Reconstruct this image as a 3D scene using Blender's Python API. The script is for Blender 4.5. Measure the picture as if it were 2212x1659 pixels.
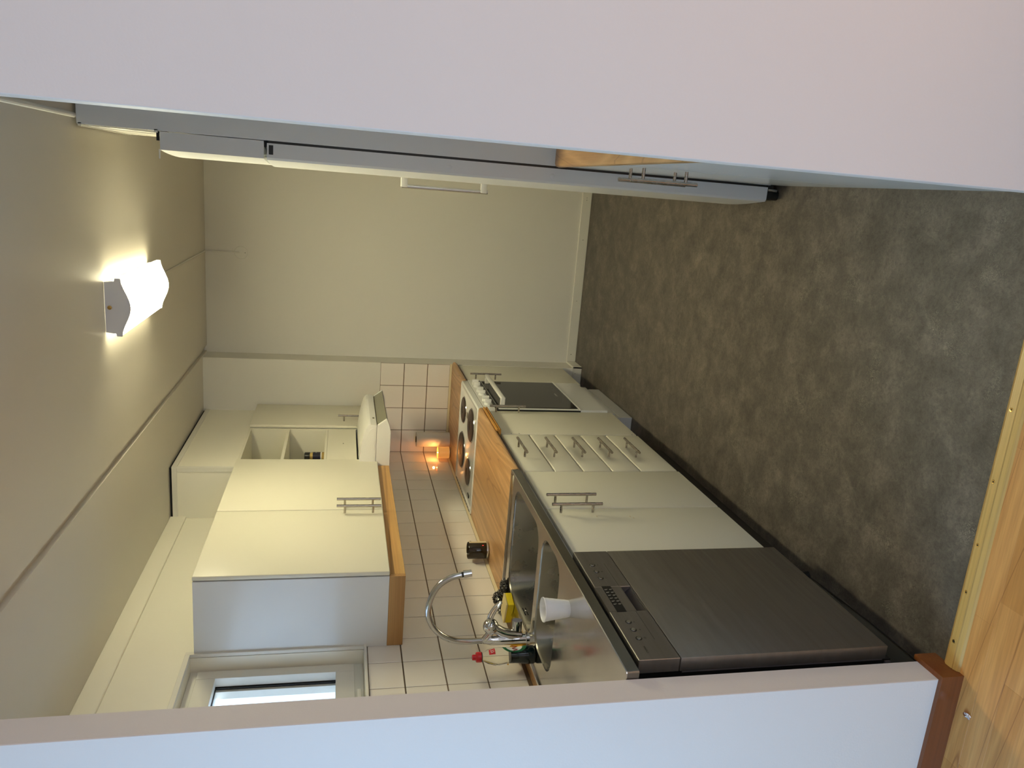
import bpy, bmesh, math, random
from mathutils import Vector, Matrix, noise as mn
random.seed(7)
for o in list(bpy.data.objects): bpy.data.objects.remove(o)
S = bpy.context.scene
COL = S.collection
# ------------------------------------------------------------------ camera
CAMR = Matrix(((0.07887068, -0.20544228, -0.97548597), (0.96626921, 0.25640154, 0.02412602), (0.2451596, -0.9444849, 0.21873511)))
cd = bpy.data.cameras.new('camera'); cam = bpy.data.objects.new('camera', cd); COL.objects.link(cam)
cd.sensor_fit = 'HORIZONTAL'; cd.sensor_width = 36.0; cd.lens = 1662.46 / 2212 * 36; cd.clip_start = 0.02
cam.matrix_world = Matrix.Translation((0, 0, 1.63)) @ CAMR.transposed().to_4x4()
S.camera = cam
S.view_settings.view_transform = 'Standard'; S.view_settings.look = 'None'
S.view_settings.gamma = 1.0; S.view_settings.use_curve_mapping = False
S.view_settings.exposure = 0.0
# ------------------------------------------------------------------ world: overcast daylight
W = bpy.data.worlds.new('world'); S.world = W; W.use_nodes = True
bg = W.node_tree.nodes['Background']; bg.inputs[0].default_value = (0.62, 0.78, 1.0, 1); bg.inputs[1].default_value = 1.7
# ------------------------------------------------------------------ large area lights (daylight at windows behind the camera; the right one is an added fill)
def area(name, loc, target, sx, sy, power, col):
    l = bpy.data.lights.new(name, 'AREA'); l.shape = 'RECTANGLE'; l.size = sx; l.size_y = sy; l.energy = power; l.color = col
    o = bpy.data.objects.new(name, l); COL.objects.link(o); o.location = loc
    o.rotation_euler = (Vector(target) - Vector(loc)).to_track_quat('-Z', 'Z').to_euler(); return o
area('daylight_rear_window', (0.75, -2.74, 1.10), (0.75, 0, 0.0), 1.9, 1.7, 14, (1.0, 0.93, 0.91))
area('daylight_right_window', (2.34, -0.45, 1.35), (0, -0.2, 0.9), 1.4, 1.4, 8, (1.0, 0.95, 0.93))  # fill light added to brighten the tiles and cabinets on the left
area('daylight_side_window', (-3.0, 0.02, 1.35), (0, 0.30, 0.9), 1.9, 1.4, 54, (0.25, 0.62, 1.0))
area('daylight_kitchen_window', (-2.85, 2.15, 2.15), (-1.2, 2.3, 1.6), 1.3, 1.1, 34, (0.72, 0.87, 1.0))
sl = bpy.data.lights.new('sun', 'SUN'); sl.energy = 9.0; sl.angle = math.radians(1.0); sl.color = (1.0, 0.95, 0.88)
so_ = bpy.data.objects.new('sun', sl); COL.objects.link(so_); so_.location = (6, -3, 5); so_.rotation_euler = Vector((-1.0, 0.45, -1.05)).to_track_quat('-Z', 'Y').to_euler()  # sun added so its patch on the parquet bounces light onto the right wall
LAMP_COL = (1.0, 0.91, 0.58); LAMP_POWER = 56.0
# ------------------------------------------------------------------ materials
def lin(c):
    c = c / 255.0
    return c / 12.92 if c <= 0.04045 else ((c + 0.055) / 1.055) ** 2.4
def rgb(r, g, b): return (lin(r), lin(g), lin(b), 1)
class NT:
    def __init__(s, name):
        s.m = bpy.data.materials.new(name); s.m.use_nodes = True; s.t = s.m.node_tree; s.n = s.t.nodes; s.b = s.n['Principled BSDF']
        s.co = None
    def new(s, ty, **k):
        x = s.n.new(ty)
        for a, v in k.items():
            if hasattr(x, a): setattr(x, a, v)
        return x
    def lk(s, a, b): s.t.links.new(a, b)
    def coord(s, scale=(1, 1, 1), loc=(0, 0, 0), rot=(0, 0, 0)):
        tc = s.new('ShaderNodeTexCoord'); mp = s.new('ShaderNodeMapping')
        mp.inputs['Scale'].default_value = scale; mp.inputs['Location'].default_value = loc; mp.inputs['Rotation'].default_value = rot
        s.lk(tc.outputs['Object'], mp.inputs[0]); return mp.outputs[0]
    def noise(s, vec, scale, detail=3, rough=0.5, dist=0.0):
        x = s.new('ShaderNodeTexNoise'); x.inputs['Scale'].default_value = scale; x.inputs['Detail'].default_value = detail
        x.inputs['Roughness'].default_value = rough; x.inputs['Distortion'].default_value = dist
        s.lk(vec, x.inputs['Vector']); return x.outputs['Fac']
    def ramp(s, fac, stops):
        x = s.new('ShaderNodeValToRGB'); e = x.color_ramp.elements
        e[0].position, e[0].color = stops[0][0], stops[0][1]; e[1].position, e[1].color = stops[-1][0], stops[-1][1]
        for p, c in stops[1:-1]:
            q = e.new(p); q.color = c
        s.lk(fac, x.inputs[0]); return x.outputs[0]
    def mix(s, f, a, b, mode='MIX'):
        x = s.new('ShaderNodeMix'); x.data_type = 'RGBA'; x.blend_type = mode
        for sock, v in ((x.inputs[0], f), (x.inputs[6], a), (x.inputs[7], b)):
            if hasattr(v, 'is_linked'): s.lk(v, sock)
            else: sock.default_value = v
        return x.outputs[2]
    def bump(s, h, strength=0.1, dist=0.002):
        x = s.new('ShaderNodeBump'); x.inputs['Strength'].default_value = strength; x.inputs['Distance'].default_value = dist
        s.lk(h, x.inputs['Height']); s.lk(x.outputs[0], s.b.inputs['Normal'])
    def set(s, col=None, rough=None, metal=None, **k):
        if col is not None:
            if hasattr(col, 'is_linked'): s.lk(col, s.b.inputs['Base Color'])
            else: s.b.inputs['Base Color'].default_value = col
        if rough is not None:
            if hasattr(rough, 'is_linked'): s.lk(rough, s.b.inputs['Roughness'])
            else: s.b.inputs['Roughness'].default_value = rough
        if metal is not None: s.b.inputs['Metallic'].default_value = metal
        for a, v in k.items(): s.b.inputs[a].default_value = v
        return s.m
def paint(name, col, rough=0.5, bs=260, bst=0.05, var=0.03, spec=0.5):
    n = NT(name); v = n.coord()
    a = n.noise(v, 1.3, 3); dark = tuple(c * (1 - var) for c in col[:3]) + (1,)
    n.set(n.ramp(a, [(0.3, dark), (0.7, col)]), rough); n.b.inputs['Specular IOR Level'].default_value = spec
    n.bump(n.noise(v, bs, 2), bst, 0.0015); return n.m
def wood(name, c1, c2, c3, axis='Y', scale=1.0, rough=0.45, along=0.06, ring=9.0, fine=True):
    n = NT(name); st = {'X': (along, 1, 1), 'Y': (1, along, 1), 'Z': (1, 1, along)}[axis]
    v = n.coord(tuple(a * scale for a in st))
    big = n.noise(v, 3.2, 2, 0.45, 0.6)
    mul = n.new('ShaderNodeMath', operation='MULTIPLY'); mul.inputs[1].default_value = ring; n.lk(big, mul.inputs[0])
    fr = n.new('ShaderNodeMath', operation='PINGPONG'); fr.inputs[1].default_value = 1.0; n.lk(mul.outputs[0], fr.inputs[0])
    base = n.ramp(fr.outputs[0], [(0.0, c1), (0.55, c2), (0.93, c2), (1.0, c3)])
    v2 = n.coord(tuple(a * scale for a in {'X': (along * .35, 1, 1), 'Y': (1, along * .35, 1), 'Z': (1, 1, along * .35)}[axis]))
    f = n.noise(v2, 150, 3, 0.6)
    fm = n.ramp(f, [(0.35, (0.72, 0.70, 0.66, 1)), (0.6, (1, 1, 1, 1))])
    col = n.mix(0.55 if fine else 0.25, base, fm, 'MULTIPLY')
    n.set(col, rough); n.bump(f, 0.05, 0.0006); return n.m
M = {}
M['wall'] = paint('wall_paint', (0.74, 0.72, 0.66, 1), 0.55, 220, 0.10)
M['wall_living'] = paint('living_room_wall_paint', (0.80, 0.755, 0.735, 1), 0.6, 180, 0.18)
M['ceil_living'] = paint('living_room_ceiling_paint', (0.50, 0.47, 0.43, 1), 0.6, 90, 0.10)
M['ceil'] = paint('ceiling_paint', (0.66, 0.62, 0.54, 1), 0.42, 90, 0.10)
M['wallcream'] = paint('cream_wall_paint', (0.89, 0.86, 0.74, 1), 0.45, 220, 0.06)
M['trim'] = paint('white_trim_paint', (0.78, 0.76, 0.68, 1), 0.35, 120, 0.04)
M['cream'] = paint('cream_cabinet_laminate', (0.76, 0.73, 0.60, 1), 0.34, 900, 0.015, 0.01)
M['creamin'] = paint('cream_cabinet_inside', (0.78, 0.75, 0.62, 1), 0.5, 900, 0.01, 0.01)
M['whitegloss'] = paint('white_glossy_laminate', (0.72, 0.73, 0.72, 1), 0.16, 400, 0.01, 0.01)
M['fridge'] = paint('white_lacquered_steel', (0.72, 0.74, 0.76, 1), 0.30, 900, 0.01, 0.01)
M['enamel'] = paint('white_enamel', (0.80, 0.80, 0.76, 1), 0.12, 300, 0.005, 0.01)
M['plasticw'] = paint('white_plastic', (0.80, 0.79, 0.74, 1), 0.35, 500, 0.01, 0.01)
M['tile'] = NT('white_glazed_tile').set((0.83, 0.785, 0.72, 1), 0.08)
M['grout'] = paint('grey_brown_grout', rgb(112, 94, 74), 0.9, 400, 0.2)
M['caulk'] = NT('cream_sealant').set(rgb(215, 200, 165), 0.4)
M['oaktop'] = wood('oak_laminate_worktop', rgb(204, 162, 112), rgb(180, 138, 90), rgb(146, 106, 66), 'Y', 1.0, 0.33, 0.10, 34)
M['oaktopx'] = wood('oak_laminate_valance', rgb(206, 166, 106), rgb(196, 152, 92), rgb(160, 118, 66), 'Y', 1.0, 0.45, 0.05, 8)
M['oakvalx'] = wood('oak_laminate_valance_end', rgb(190, 148, 94), rgb(176, 132, 80), rgb(150, 108, 62), 'X', 1.4, 0.45, 0.04, 8)
M['oakedge'] = wood('oak_board_edge', rgb(206, 158, 78), rgb(190, 138, 62), rgb(150, 104, 46), 'Y', 1.3, 0.5, 0.05, 6)
M['skirt'] = wood('brown_varnished_wood', rgb(140, 84, 42), rgb(126, 70, 33), rgb(108, 58, 26), 'X', 1.0, 0.3, 0.05, 5)
M['pine'] = wood('pale_threshold_wood', rgb(226, 190, 116), rgb(212, 172, 98), rgb(190, 148, 78), 'X', 1.2, 0.38, 0.04, 5)
def parquet():
    ms = []
    for i in range(4):
        d = [0, -7, 5, -12][i]
        ms.append(wood('oak_parquet_%s' % 'abcd'[i], rgb(222 + d, 164 + d, 96 + d), rgb(210 + d, 150 + d, 84 + d), rgb(172 + d, 114 + d, 60 + d), 'X', 1.0, 0.36, 0.10, 30))
    return ms
PARQ = parquet()
def vinyl():
    n = NT('dark_mottled_vinyl'); v = n.coord()
    a = n.noise(v, 9, 8, 0.72, 0.3)
    base = n.ramp(a, [(0.34, rgb(76, 70, 64)), (0.50, rgb(94, 87, 79)), (0.66, rgb(116, 107, 97))])
    b = n.noise(v, 75, 6, 0.75, 1.0)
    base = n.mix(0.8, base, n.ramp(b, [(0.34, (0.62, 0.60, 0.57, 1)), (0.52, (1, 1, 1, 1)), (0.72, (1.3, 1.27, 1.2, 1))]), 'MULTIPLY')
    w = n.noise(v, 62, 4, 0.6, 2.6)
    s1 = n.new('ShaderNodeMath', operation='SUBTRACT'); n.lk(w, s1.inputs[0]); s1.inputs[1].default_value = 0.5
    s2 = n.new('ShaderNodeMath', operation='ABSOLUTE'); n.lk(s1.outputs[0], s2.inputs[0])
    vein = n.ramp(s2.outputs[0], [(0.0, (1, 1, 1, 1)), (0.022, (0, 0, 0, 1))])
    patch = n.ramp(n.noise(v, 5.5, 6, 0.7), [(0.54, (0, 0, 0, 1)), (0.68, (0.85, 0.85, 0.85, 1))])
    k = n.mix(1.0, vein, patch, 'MULTIPLY')
    col = n.mix(k, base, rgb(186, 178, 156))
    n.set(col, 0.42); n.b.inputs['Specular IOR Level'].default_value = 0.4
    n.bump(b, 0.6, 0.0016); return n.m
M['vinyl'] = vinyl()
def steel(name, c, rough, sc=(1, 1, 1), br=0.0, metal=1.0):
    n = NT(name); v = n.coord(sc)
    a = n.noise(v, 14, 4, 0.6)
    n.set(n.ramp(a, [(0.3, tuple(x * 0.86 for x in c) + (1,)), (0.7, tuple(c) + (1,))]), None, metal)
    r = n.ramp(n.noise(v, 30, 4, 0.6), [(0.3, (rough * 0.8,) * 3 + (1,)), (0.7, (rough * 1.25,) * 3 + (1,))]); n.lk(r, n.b.inputs['Roughness'])
    if br: n.bump(a, br, 0.001)
    return n.m
M['steel'] = steel('stainless_worktop', (0.64, 0.62, 0.58), 0.145, (0.6, 0.3, 1), 0.22)
M['steelsink'] = steel('stainless_basin', (0.29, 0.28, 0.25), 0.27, (0.2, 0.2, 0.2), 0.0)
M['apron'] = steel('stainless_front_edge', (0.26, 0.25, 0.22), 0.32, (1, 0.2, 1), 0.0)
M['dw'] = steel('dark_brushed_steel', (0.30, 0.28, 0.255), 0.38, (1, 0.15, 3), 0.0, 0.85)
M['dwside'] = NT('grey_metal_side').set(rgb(118, 114, 118), 0.4, 0.5)
M['brushed'] = steel('brushed_handle_steel', (0.44, 0.40, 0.35), 0.26, (8, 8, 1), 0.0)
M['chrome'] = NT('chrome').set((0.66, 0.66, 0.67, 1), 0.05, 1.0)
M['chromesoft'] = NT('satin_chrome').set((0.50, 0.50, 0.50, 1), 0.14, 1.0)
M['griprec'] = NT('dark_grip_recess').set(rgb(52, 48, 54), 0.3, 0.4)
M['black'] = NT('black_plastic').set((0.008, 0.008, 0.008, 1), 0.35)
M['gap'] = NT('dark_gap').set((0.01, 0.01, 0.012, 1), 0.9)
M['plinthdark'] = paint('black_brown_plinth', rgb(48, 42, 36), 0.5, 100, 0.1)
M['concrete'] = paint('bare_concrete', rgb(118, 112, 98), 0.85, 60, 0.4, 0.3)
M['plate'] = paint('cast_iron_hotplate', rgb(62, 46, 38), 0.42, 500, 0.1, 0.2)
M['ovenglass'] = NT('black_oven_glass').set((0.016, 0.016, 0.014, 1), 0.10); M['ovenglass'].node_tree.nodes['Principled BSDF'].inputs['Specular IOR Level'].default_value = 0.3
M['visor'] = NT('grey_glass_visor').set(rgb(128, 126, 104), 0.12)
M['greytrim'] = NT('grey_trim').set(rgb(112, 104, 86), 0.5)
M['alu'] = steel('aluminium_bar', (0.66, 0.67, 0.68), 0.22, (6, 6, 1))
M['red'] = NT('red_plastic').set(rgb(190, 14, 26), 0.3)
M['redlabel'] = NT('red_label').set(rgb(200, 30, 40), 0.4)
M['greenlabel'] = NT('green_label').set(rgb(28, 100, 62), 0.35)
M['whitelabel'] = NT('white_label').set(rgb(225, 225, 220), 0.4)
M['inkred'] = NT('dark_red_ink').set(rgb(140, 24, 34), 0.4)
M['ink'] = NT('black_ink').set(rgb(30, 28, 26), 0.6)
M['inkwhite'] = NT('white_print').set(rgb(190, 188, 180), 0.5)
M['liquid'] = NT('dark_green_soap').set(rgb(4, 22, 24), 0.08)
def glass(name, col, rough=0.02, ior=1.45):
    n = NT(name); n.set(col, rough); n.b.inputs['Transmission Weight'].default_value = 1.0; n.b.inputs['IOR'].default_value = ior; return n.m
M['petclear'] = glass('clear_plastic', (0.93, 0.94, 0.90, 1), 0.05, 1.18)
M['darkglass'] = NT('brown_green_glass').set(rgb(38, 28, 10), 0.06)
M['pane'] = glass('window_glass', (0.97, 0.99, 1.0, 1), 0.0, 1.02)
M['jarclear'] = NT('amber_jar_glass').set(rgb(190, 160, 90), 0.1)
M['navy'] = NT('navy_label').set(rgb(18, 18, 44), 0.4)
M['paper'] = paint('kitchen_paper', (0.82, 0.79, 0.73, 1), 0.9, 300, 0.4)
M['card'] = NT('cardboard_tube').set(rgb(60, 45, 30), 0.9)
M['cup'] = NT('white_disposable_cup').set((0.84, 0.84, 0.86, 1), 0.35); M['cup'].node_tree.nodes['Principled BSDF'].inputs['Subsurface Weight'].default_value = 0.3; M['cup'].node_tree.nodes['Principled BSDF'].inputs['Subsurface Radius'].default_value = (0.01, 0.01, 0.01)
M['yellow'] = paint('yellow_sponge_foam', rgb(236, 208, 30), 0.9, 700, 0.6, 0.12)
M['scour'] = paint('pale_scouring_pad', rgb(226, 206, 150), 0.95, 900, 0.8, 0.15)
M['cloth'] = paint('yellow_dishcloth', rgb(214, 160, 40), 0.9, 600, 0.5, 0.25)
M['wool'] = NT('dark_steel_wool').set((0.22, 0.21, 0.20, 1), 0.25, 1.0)
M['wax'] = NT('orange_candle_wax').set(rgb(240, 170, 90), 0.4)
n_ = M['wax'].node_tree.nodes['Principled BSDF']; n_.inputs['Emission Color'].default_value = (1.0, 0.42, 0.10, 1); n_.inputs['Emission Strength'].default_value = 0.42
M['flame'] = NT('flame').set((1, 0.7, 0.3, 1)); n_ = M['flame'].node_tree.nodes['Principled BSDF']; n_.inputs['Emission Color'].default_value = (1.0, 0.55, 0.16, 1); n_.inputs['Emission Strength'].default_value = 60
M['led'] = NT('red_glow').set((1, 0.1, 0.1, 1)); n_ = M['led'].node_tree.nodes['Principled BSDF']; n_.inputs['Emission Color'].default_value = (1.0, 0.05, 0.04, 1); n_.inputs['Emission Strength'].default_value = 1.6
M['lampbody'] = paint('white_lamp_housing', (0.70, 0.71, 0.76, 1), 0.4, 500, 0.01, 0.01)
M['diffuser'] = NT('lit_opal_diffuser').set((0.9, 0.88, 0.8, 1), 0.3); n_ = M['diffuser'].node_tree.nodes['Principled BSDF']; n_.inputs['Emission Color'].default_value = LAMP_COL + (1,); n_.inputs['Emission Strength'].default_value = LAMP_POWER
M['diffuser_rim'] = NT('opal_diffuser_rim').set((0.9, 0.88, 0.8, 1), 0.3); n_ = M['diffuser_rim'].node_tree.nodes['Principled BSDF']; n_.inputs['Emission Color'].default_value = LAMP_COL + (1,); n_.inputs['Emission Strength'].default_value = 11.0
M['brass'] = NT('brass').set(rgb(196, 160, 92), 0.3, 1.0)
M['foil'] = NT('crumpled_foil').set((0.8, 0.8, 0.82, 1), 0.2, 1.0)
n = NT('thin_white_curtain'); n.set((0.62, 0.68, 0.76, 1), 0.8); n.b.inputs['Transmission Weight'].default_value = 0.0
tr = n.new('ShaderNodeBsdfTranslucent'); tr.inputs[0].default_value = (0.66, 0.72, 0.80, 1); mx = n.new('ShaderNodeMixShader'); mx.inputs[0].default_value = 0.62
n.lk(n.b.outputs[0], mx.inputs[1]); n.lk(tr.outputs[0], mx.inputs[2]); n.lk(mx.outputs[0], n.n['Material Output'].inputs[0]); M['curtain'] = n.m
# ------------------------------------------------------------------ mesh helpers
class MB:
    def __init__(s): s.bm = bmesh.new()
    def box(s, x0, x1, y0, y1, z0, z1, bev=0.0, seg=2, smooth=False):
        b = bmesh.new(); r = bmesh.ops.create_cube(b, size=1.0)
        for v in b.verts: v.co = Vector(((x0 + x1) / 2 + v.co.x * (x1 - x0), (y0 + y1) / 2 + v.co.y * (y1 - y0), (z0 + z1) / 2 + v.co.z * (z1 - z0)))
        if bev: bmesh.ops.bevel(b, geom=list(b.edges), offset=bev, segments=seg, affect='EDGES', profile=0.5)
        s.merge(b); return s
    def merge(s, b, mat=None):
        if mat is not None: bmesh.ops.transform(b, matrix=mat, verts=b.verts)
        me = bpy.data.meshes.new('t'); b.to_mesh(me); b.free(); s.bm.from_mesh(me); bpy.data.meshes.remove(me); return s
    def cyl(s, p0, p1, r0, r1=None, n=20, caps=True):
        r1 = r0 if r1 is None else r1; p0 = Vector(p0); p1 = Vector(p1); d = p1 - p0
        b = bmesh.new(); bmesh.ops.create_cone(b, cap_ends=caps, segments=n, radius1=r0, radius2=r1, depth=d.length)
        m = Matrix.Translation((p0 + p1) / 2) @ d.to_track_quat('Z', 'Y').to_matrix().to_4x4(); s.merge(b, m); return s
    def sph(s, c, r, sc=(1, 1, 1), n=16):
        b = bmesh.new(); bmesh.ops.create_uvsphere(b, u_segments=n, v_segments=n // 2 + 2, radius=r)
        s.merge(b, Matrix.Translation(c) @ Matrix.Diagonal((*sc, 1))); return s
    def tube(s, pts, r, n=12, cap=True, smooth_path=0):
        P = [Vector(p) for p in pts]
        if smooth_path:
            Q = []
            for i in range(len(P) - 1):
                a, b, c, d = P[max(i - 1, 0)], P[i], P[i + 1], P[min(i + 2, len(P) - 1)]
                for k in range(smooth_path):
                    t = k / smooth_path
                    Q.append(0.5 * ((2 * b) + (c - a) * t + (2 * a - 5 * b + 4 * c - d) * t * t + (3 * b - a - 3 * c + d) * t ** 3))
            Q.append(P[-1]); P = Q
        R = r if hasattr(r, '__len__') else [r] * len(P)
        if len(R) != len(P): R = [R[0] + (R[-1] - R[0]) * i / (len(P) - 1) for i in range(len(P))]
        rings = []; T = (P[1] - P[0]).normalized(); N = T.orthogonal().normalized()
        for i, p in enumerate(P):
            t = (P[min(i + 1, len(P) - 1)] - P[max(i - 1, 0)]).normalized()
            N = (N - t * N.dot(t)).normalized(); B = t.cross(N)
            rings.append([s.bm.verts.new(p + (N * math.cos(a) + B * math.sin(a)) * R[i]) for a in [2 * math.pi * k / n for k in range(n)]])
        for a, b in zip(rings, rings[1:]):
            for k in range(n): s.bm.faces.new((a[k], a[(k + 1) % n], b[(k + 1) % n], b[k]))
        if cap: s.bm.faces.new(rings[0][::-1]); s.bm.faces.new(rings[-1])
        return s
    def lathe(s, prof, c, n=28, close_bottom=True, close_top=False, axis=None, sc=(1, 1)):
        c = Vector(c); rings = []
        for r, z in prof: rings.append([s.bm.verts.new(c + Vector((r * sc[0] * math.cos(a), r * sc[1] * math.sin(a), z))) for a in [2 * math.pi * k / n for k in range(n)]])
        for a, b in zip(rings, rings[1:]):
            for k in range(n): s.bm.faces.new((a[k], a[(k + 1) % n], b[(k + 1) % n], b[k]))
        if close_bottom: s.bm.faces.new(rings[0][::-1])
        if close_top: s.bm.faces.new(rings[-1])
        return s
    def prism(s, poly, ax, a0, a1):          # poly in the two other axes (in order x,y,z), extruded along ax
        def mk(p, a):
            q = list(p); q.insert(ax, a); return s.bm.verts.new(q)
        A = [mk(p, a0) for p in poly]; B = [mk(p, a1) for p in poly]; n = len(poly)
        s.bm.faces.new(A); s.bm.faces.new(B[::-1])
        for k in range(n): s.bm.faces.new((A[k], B[k], B[(k + 1) % n], A[(k + 1) % n]))
        return s
    def quad(s, *v): s.bm.faces.new([s.bm.verts.new(p) for p in v]); return s
ORG = {}
def mesh_obj(name, mb, mat, parent=None, smooth=None, kind=None, label=None, org=None):
    bm = mb.bm; o0 = Vector(ORG[parent]) if parent is not None else (Vector(org) if org is not None else Vector((0, 0, 0)))
    bmesh.ops.recalc_face_normals(bm, faces=bm.faces)
    for v in bm.verts: v.co -= o0
    me = bpy.data.meshes.new(name); bm.to_mesh(me); bm.free()
    mats = mat if isinstance(mat, (list, tuple)) else [mat]
    for m in mats: me.materials.append(m)
    o = bpy.data.objects.new(name, me); COL.objects.link(o)
    if parent is not None: o.parent = parent
    elif org is not None: o.location = o0
    ORG[o] = tuple(o0)
    if smooth:
        for p in me.polygons: p.use_smooth = True
        if smooth != 1: me.set_sharp_from_angle(angle=math.radians(smooth))
    if kind: o['kind'] = kind
    if label: o['label'] = label
    return o
def thing(name, loc, label, cat, group=None):
    o = bpy.data.objects.new(name, None); COL.objects.link(o); o.location = loc; o.empty_display_size = 0.05
    o['label'] = label; o['category'] = cat
    if group: o['group'] = group
    ORG[o] = tuple(loc); return o
def tag(o, label, cat, group=None):
    o['label'] = label; o['category'] = cat
    if group: o['group'] = group
    return o
def B(*a, **k): return MB().box(*a, **k)
def text_obj(name, txt, size, origin, right, up, mat, parent, depth=0.0004):
    cu = bpy.data.curves.new('txt', 'FONT'); cu.body = txt; cu.size = size; cu.extrude = depth; cu.align_x = 'LEFT'
    to = bpy.data.objects.new('txt', cu); COL.objects.link(to); bpy.context.view_layer.update()
    me = bpy.data.meshes.new_from_object(to.evaluated_get(bpy.context.evaluated_depsgraph_get())); bpy.data.objects.remove(to)
    r = Vector(right).normalized(); u = Vector(up).normalized(); f = r.cross(u)
    m = Matrix((r, u, f)).transposed().to_4x4(); m.translation = Vector(origin)
    me.transform(m); b = MB(); b.bm.from_mesh(me); bpy.data.meshes.remove(me)
    return mesh_obj(name, b, mat, parent)
def rr(x0, x1, y0, y1, r, n=6):
    P = []
    for cx, cy, a0 in ((x1 - r, y1 - r, 0), (x0 + r, y1 - r, 90), (x0 + r, y0 + r, 180), (x1 - r, y0 + r, 270)):
        for k in range(n + 1):
            a = math.radians(a0 + 90 * k / n); P.append((cx + r * math.cos(a), cy + r * math.sin(a)))
    return P
# ------------------------------------------------------------------ levels and planes measured from the photograph
ZC = 2.465; XL = -1.78; YB = 5.125; YT = 4.962; XP = -1.165; XR = 0.085; Y0 = 1.49; Y1 = 1.572; XF = -1.163; ZW = 0.90
# ------------------------------------------------------------------ large structure
fl = mesh_obj('floor', B(-1.80, 0.75, 1.53, 5.2, -0.05, 0.0), M['vinyl'], kind='structure')
cl = MB(); cl.box(-1.12, 0.8, 1.5, 5.2, ZC, ZC + 0.06); cl.box(-1.90, -1.156, 1.5, 5.2, ZC, ZC + 0.06); cl.box(-1.17, -1.10, 1.5, 5.2, ZC + 0.017, ZC + 0.05)
mesh_obj('ceiling', cl, M['ceil'], kind='structure')
WY0, WY1, WZ0, WZ1 = 1.78, 2.692, 1.512, 2.148
wl = MB(); xw = XL - 0.006; xo = -2.02
wl.box(xo, xw, 1.5, WY0, -0.05, 2.5); wl.box(xo, xw, WY1, 5.25, -0.05, 2.5); wl.box(xo, xw, WY0, WY1, -0.05, WZ0); wl.box(xo, xw, WY0, WY1, WZ1, 2.5)
WL = mesh_obj('wall_left', wl, M['wallcream'], kind='structure')
wb = MB(); wb.box(XP, 0.8, YB, YB + 0.1, -0.05, 2.5); wb.box(-1.85, XP, YT, YB + 0.1, -0.05, 2.5)
WBk = mesh_obj('wall_back', wb, M['wall'], kind='structure')
mesh_obj('wall_right', B(0.72, 0.85, Y1, YB + 0.1, -0.05, 2.5), M['wall'], kind='structure')
wn = MB(); wn.box(-2.95, XP, Y0, Y1, 0.0, 2.5, 0.0015, 1); wn.box(XR, 2.3, Y0, Y1, 0.0, 2.5, 0.0015, 1); wn.box(XP, XR, Y0, Y1, 2.41, 2.5)
mesh_obj('wall_front', wn, M['wall_living'], kind='structure')
# room behind the camera
mesh_obj('floor', B(-2.95, 2.3, -2.7, 1.512, -0.05, -0.004), PARQ[1], kind='structure')
mesh_obj('ceiling', B(-3.1, 2.45, -2.85, 1.5, 2.5, 2.56), M['ceil_living'], kind='structure')
wr = MB(); wr.box(-3.05, -2.95, -2.7, -0.94, -0.05, 2.55); wr.box(-3.05, -2.95, 0.98, 1.58, -0.05, 2.55); wr.box(-3.05, -2.95, -0.94, 0.98, -0.05, 0.63); wr.box(-3.05, -2.95, -0.94, 0.98, 2.08, 2.55)
mesh_obj('wall_left', wr, M['wall_living'], kind='structure')
wr = MB()
wr.box(-3.05, -0.25, -2.8, -2.7, -0.05, 2.55); wr.box(1.75, 2.4, -2.8, -2.7, -0.05, 2.55); wr.box(-0.25, 1.75, -2.8, -2.7, -0.05, 0.24); wr.box(-0.25, 1.75, -2.8, -2.7, 1.98, 2.55)
mesh_obj('wall_rear', wr, M['wall_living'], kind='structure')
wr = MB(); wr.box(2.3, 2.4, -2.7, -1.15, -0.05, 2.55); wr.box(2.3, 2.4, 0.25, 1.58, -0.05, 2.55); wr.box(2.3, 2.4, -1.15, 0.25, -0.05, 0.63); wr.box(2.3, 2.4, -1.15, 0.25, 2.08, 2.55)
mesh_obj('wall_right', wr, M['wall_living'], kind='structure')
FLR = [o for o in bpy.data.objects if o.name == 'floor.001'][0]
# parquet staves near the threshold, each a piece of the floor
SW = 0.066; rowy = 1.496; ri = 0; far = MB(); meshes = {}
while rowy > -2.6:
    x = -2.95 + (0.13 + 0.37 * ((ri * 7) % 5) / 5) - 0.5; ri += 1
    while x < 2.3:
        L = 0.42 + 0.16 * random.random(); x0 = max(x, -2.94); x1 = min(x + L, 2.29)
        if x1 - x0 > 0.02:
            if rowy > 0.75 and x1 > -1.95 and x0 < 0.75:
                b = MB().box(x0 + 0.0001, x1 - 0.0001, rowy - SW + 0.0001, rowy - 0.0001, -0.006, random.uniform(-0.0002, 0.0002), 0.0003, 1)
                p = mesh_obj('floor_stave', b, PARQ[random.randrange(4)], FLR)
            else: far.box(x0 + 0.0003, x1 - 0.0003, rowy - SW + 0.0003, rowy - 0.0003, -0.006, 0.0)
        x += L
    rowy -= SW
mesh_obj('floor_staves', far, PARQ[0], FLR, kind='stuff')
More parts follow.
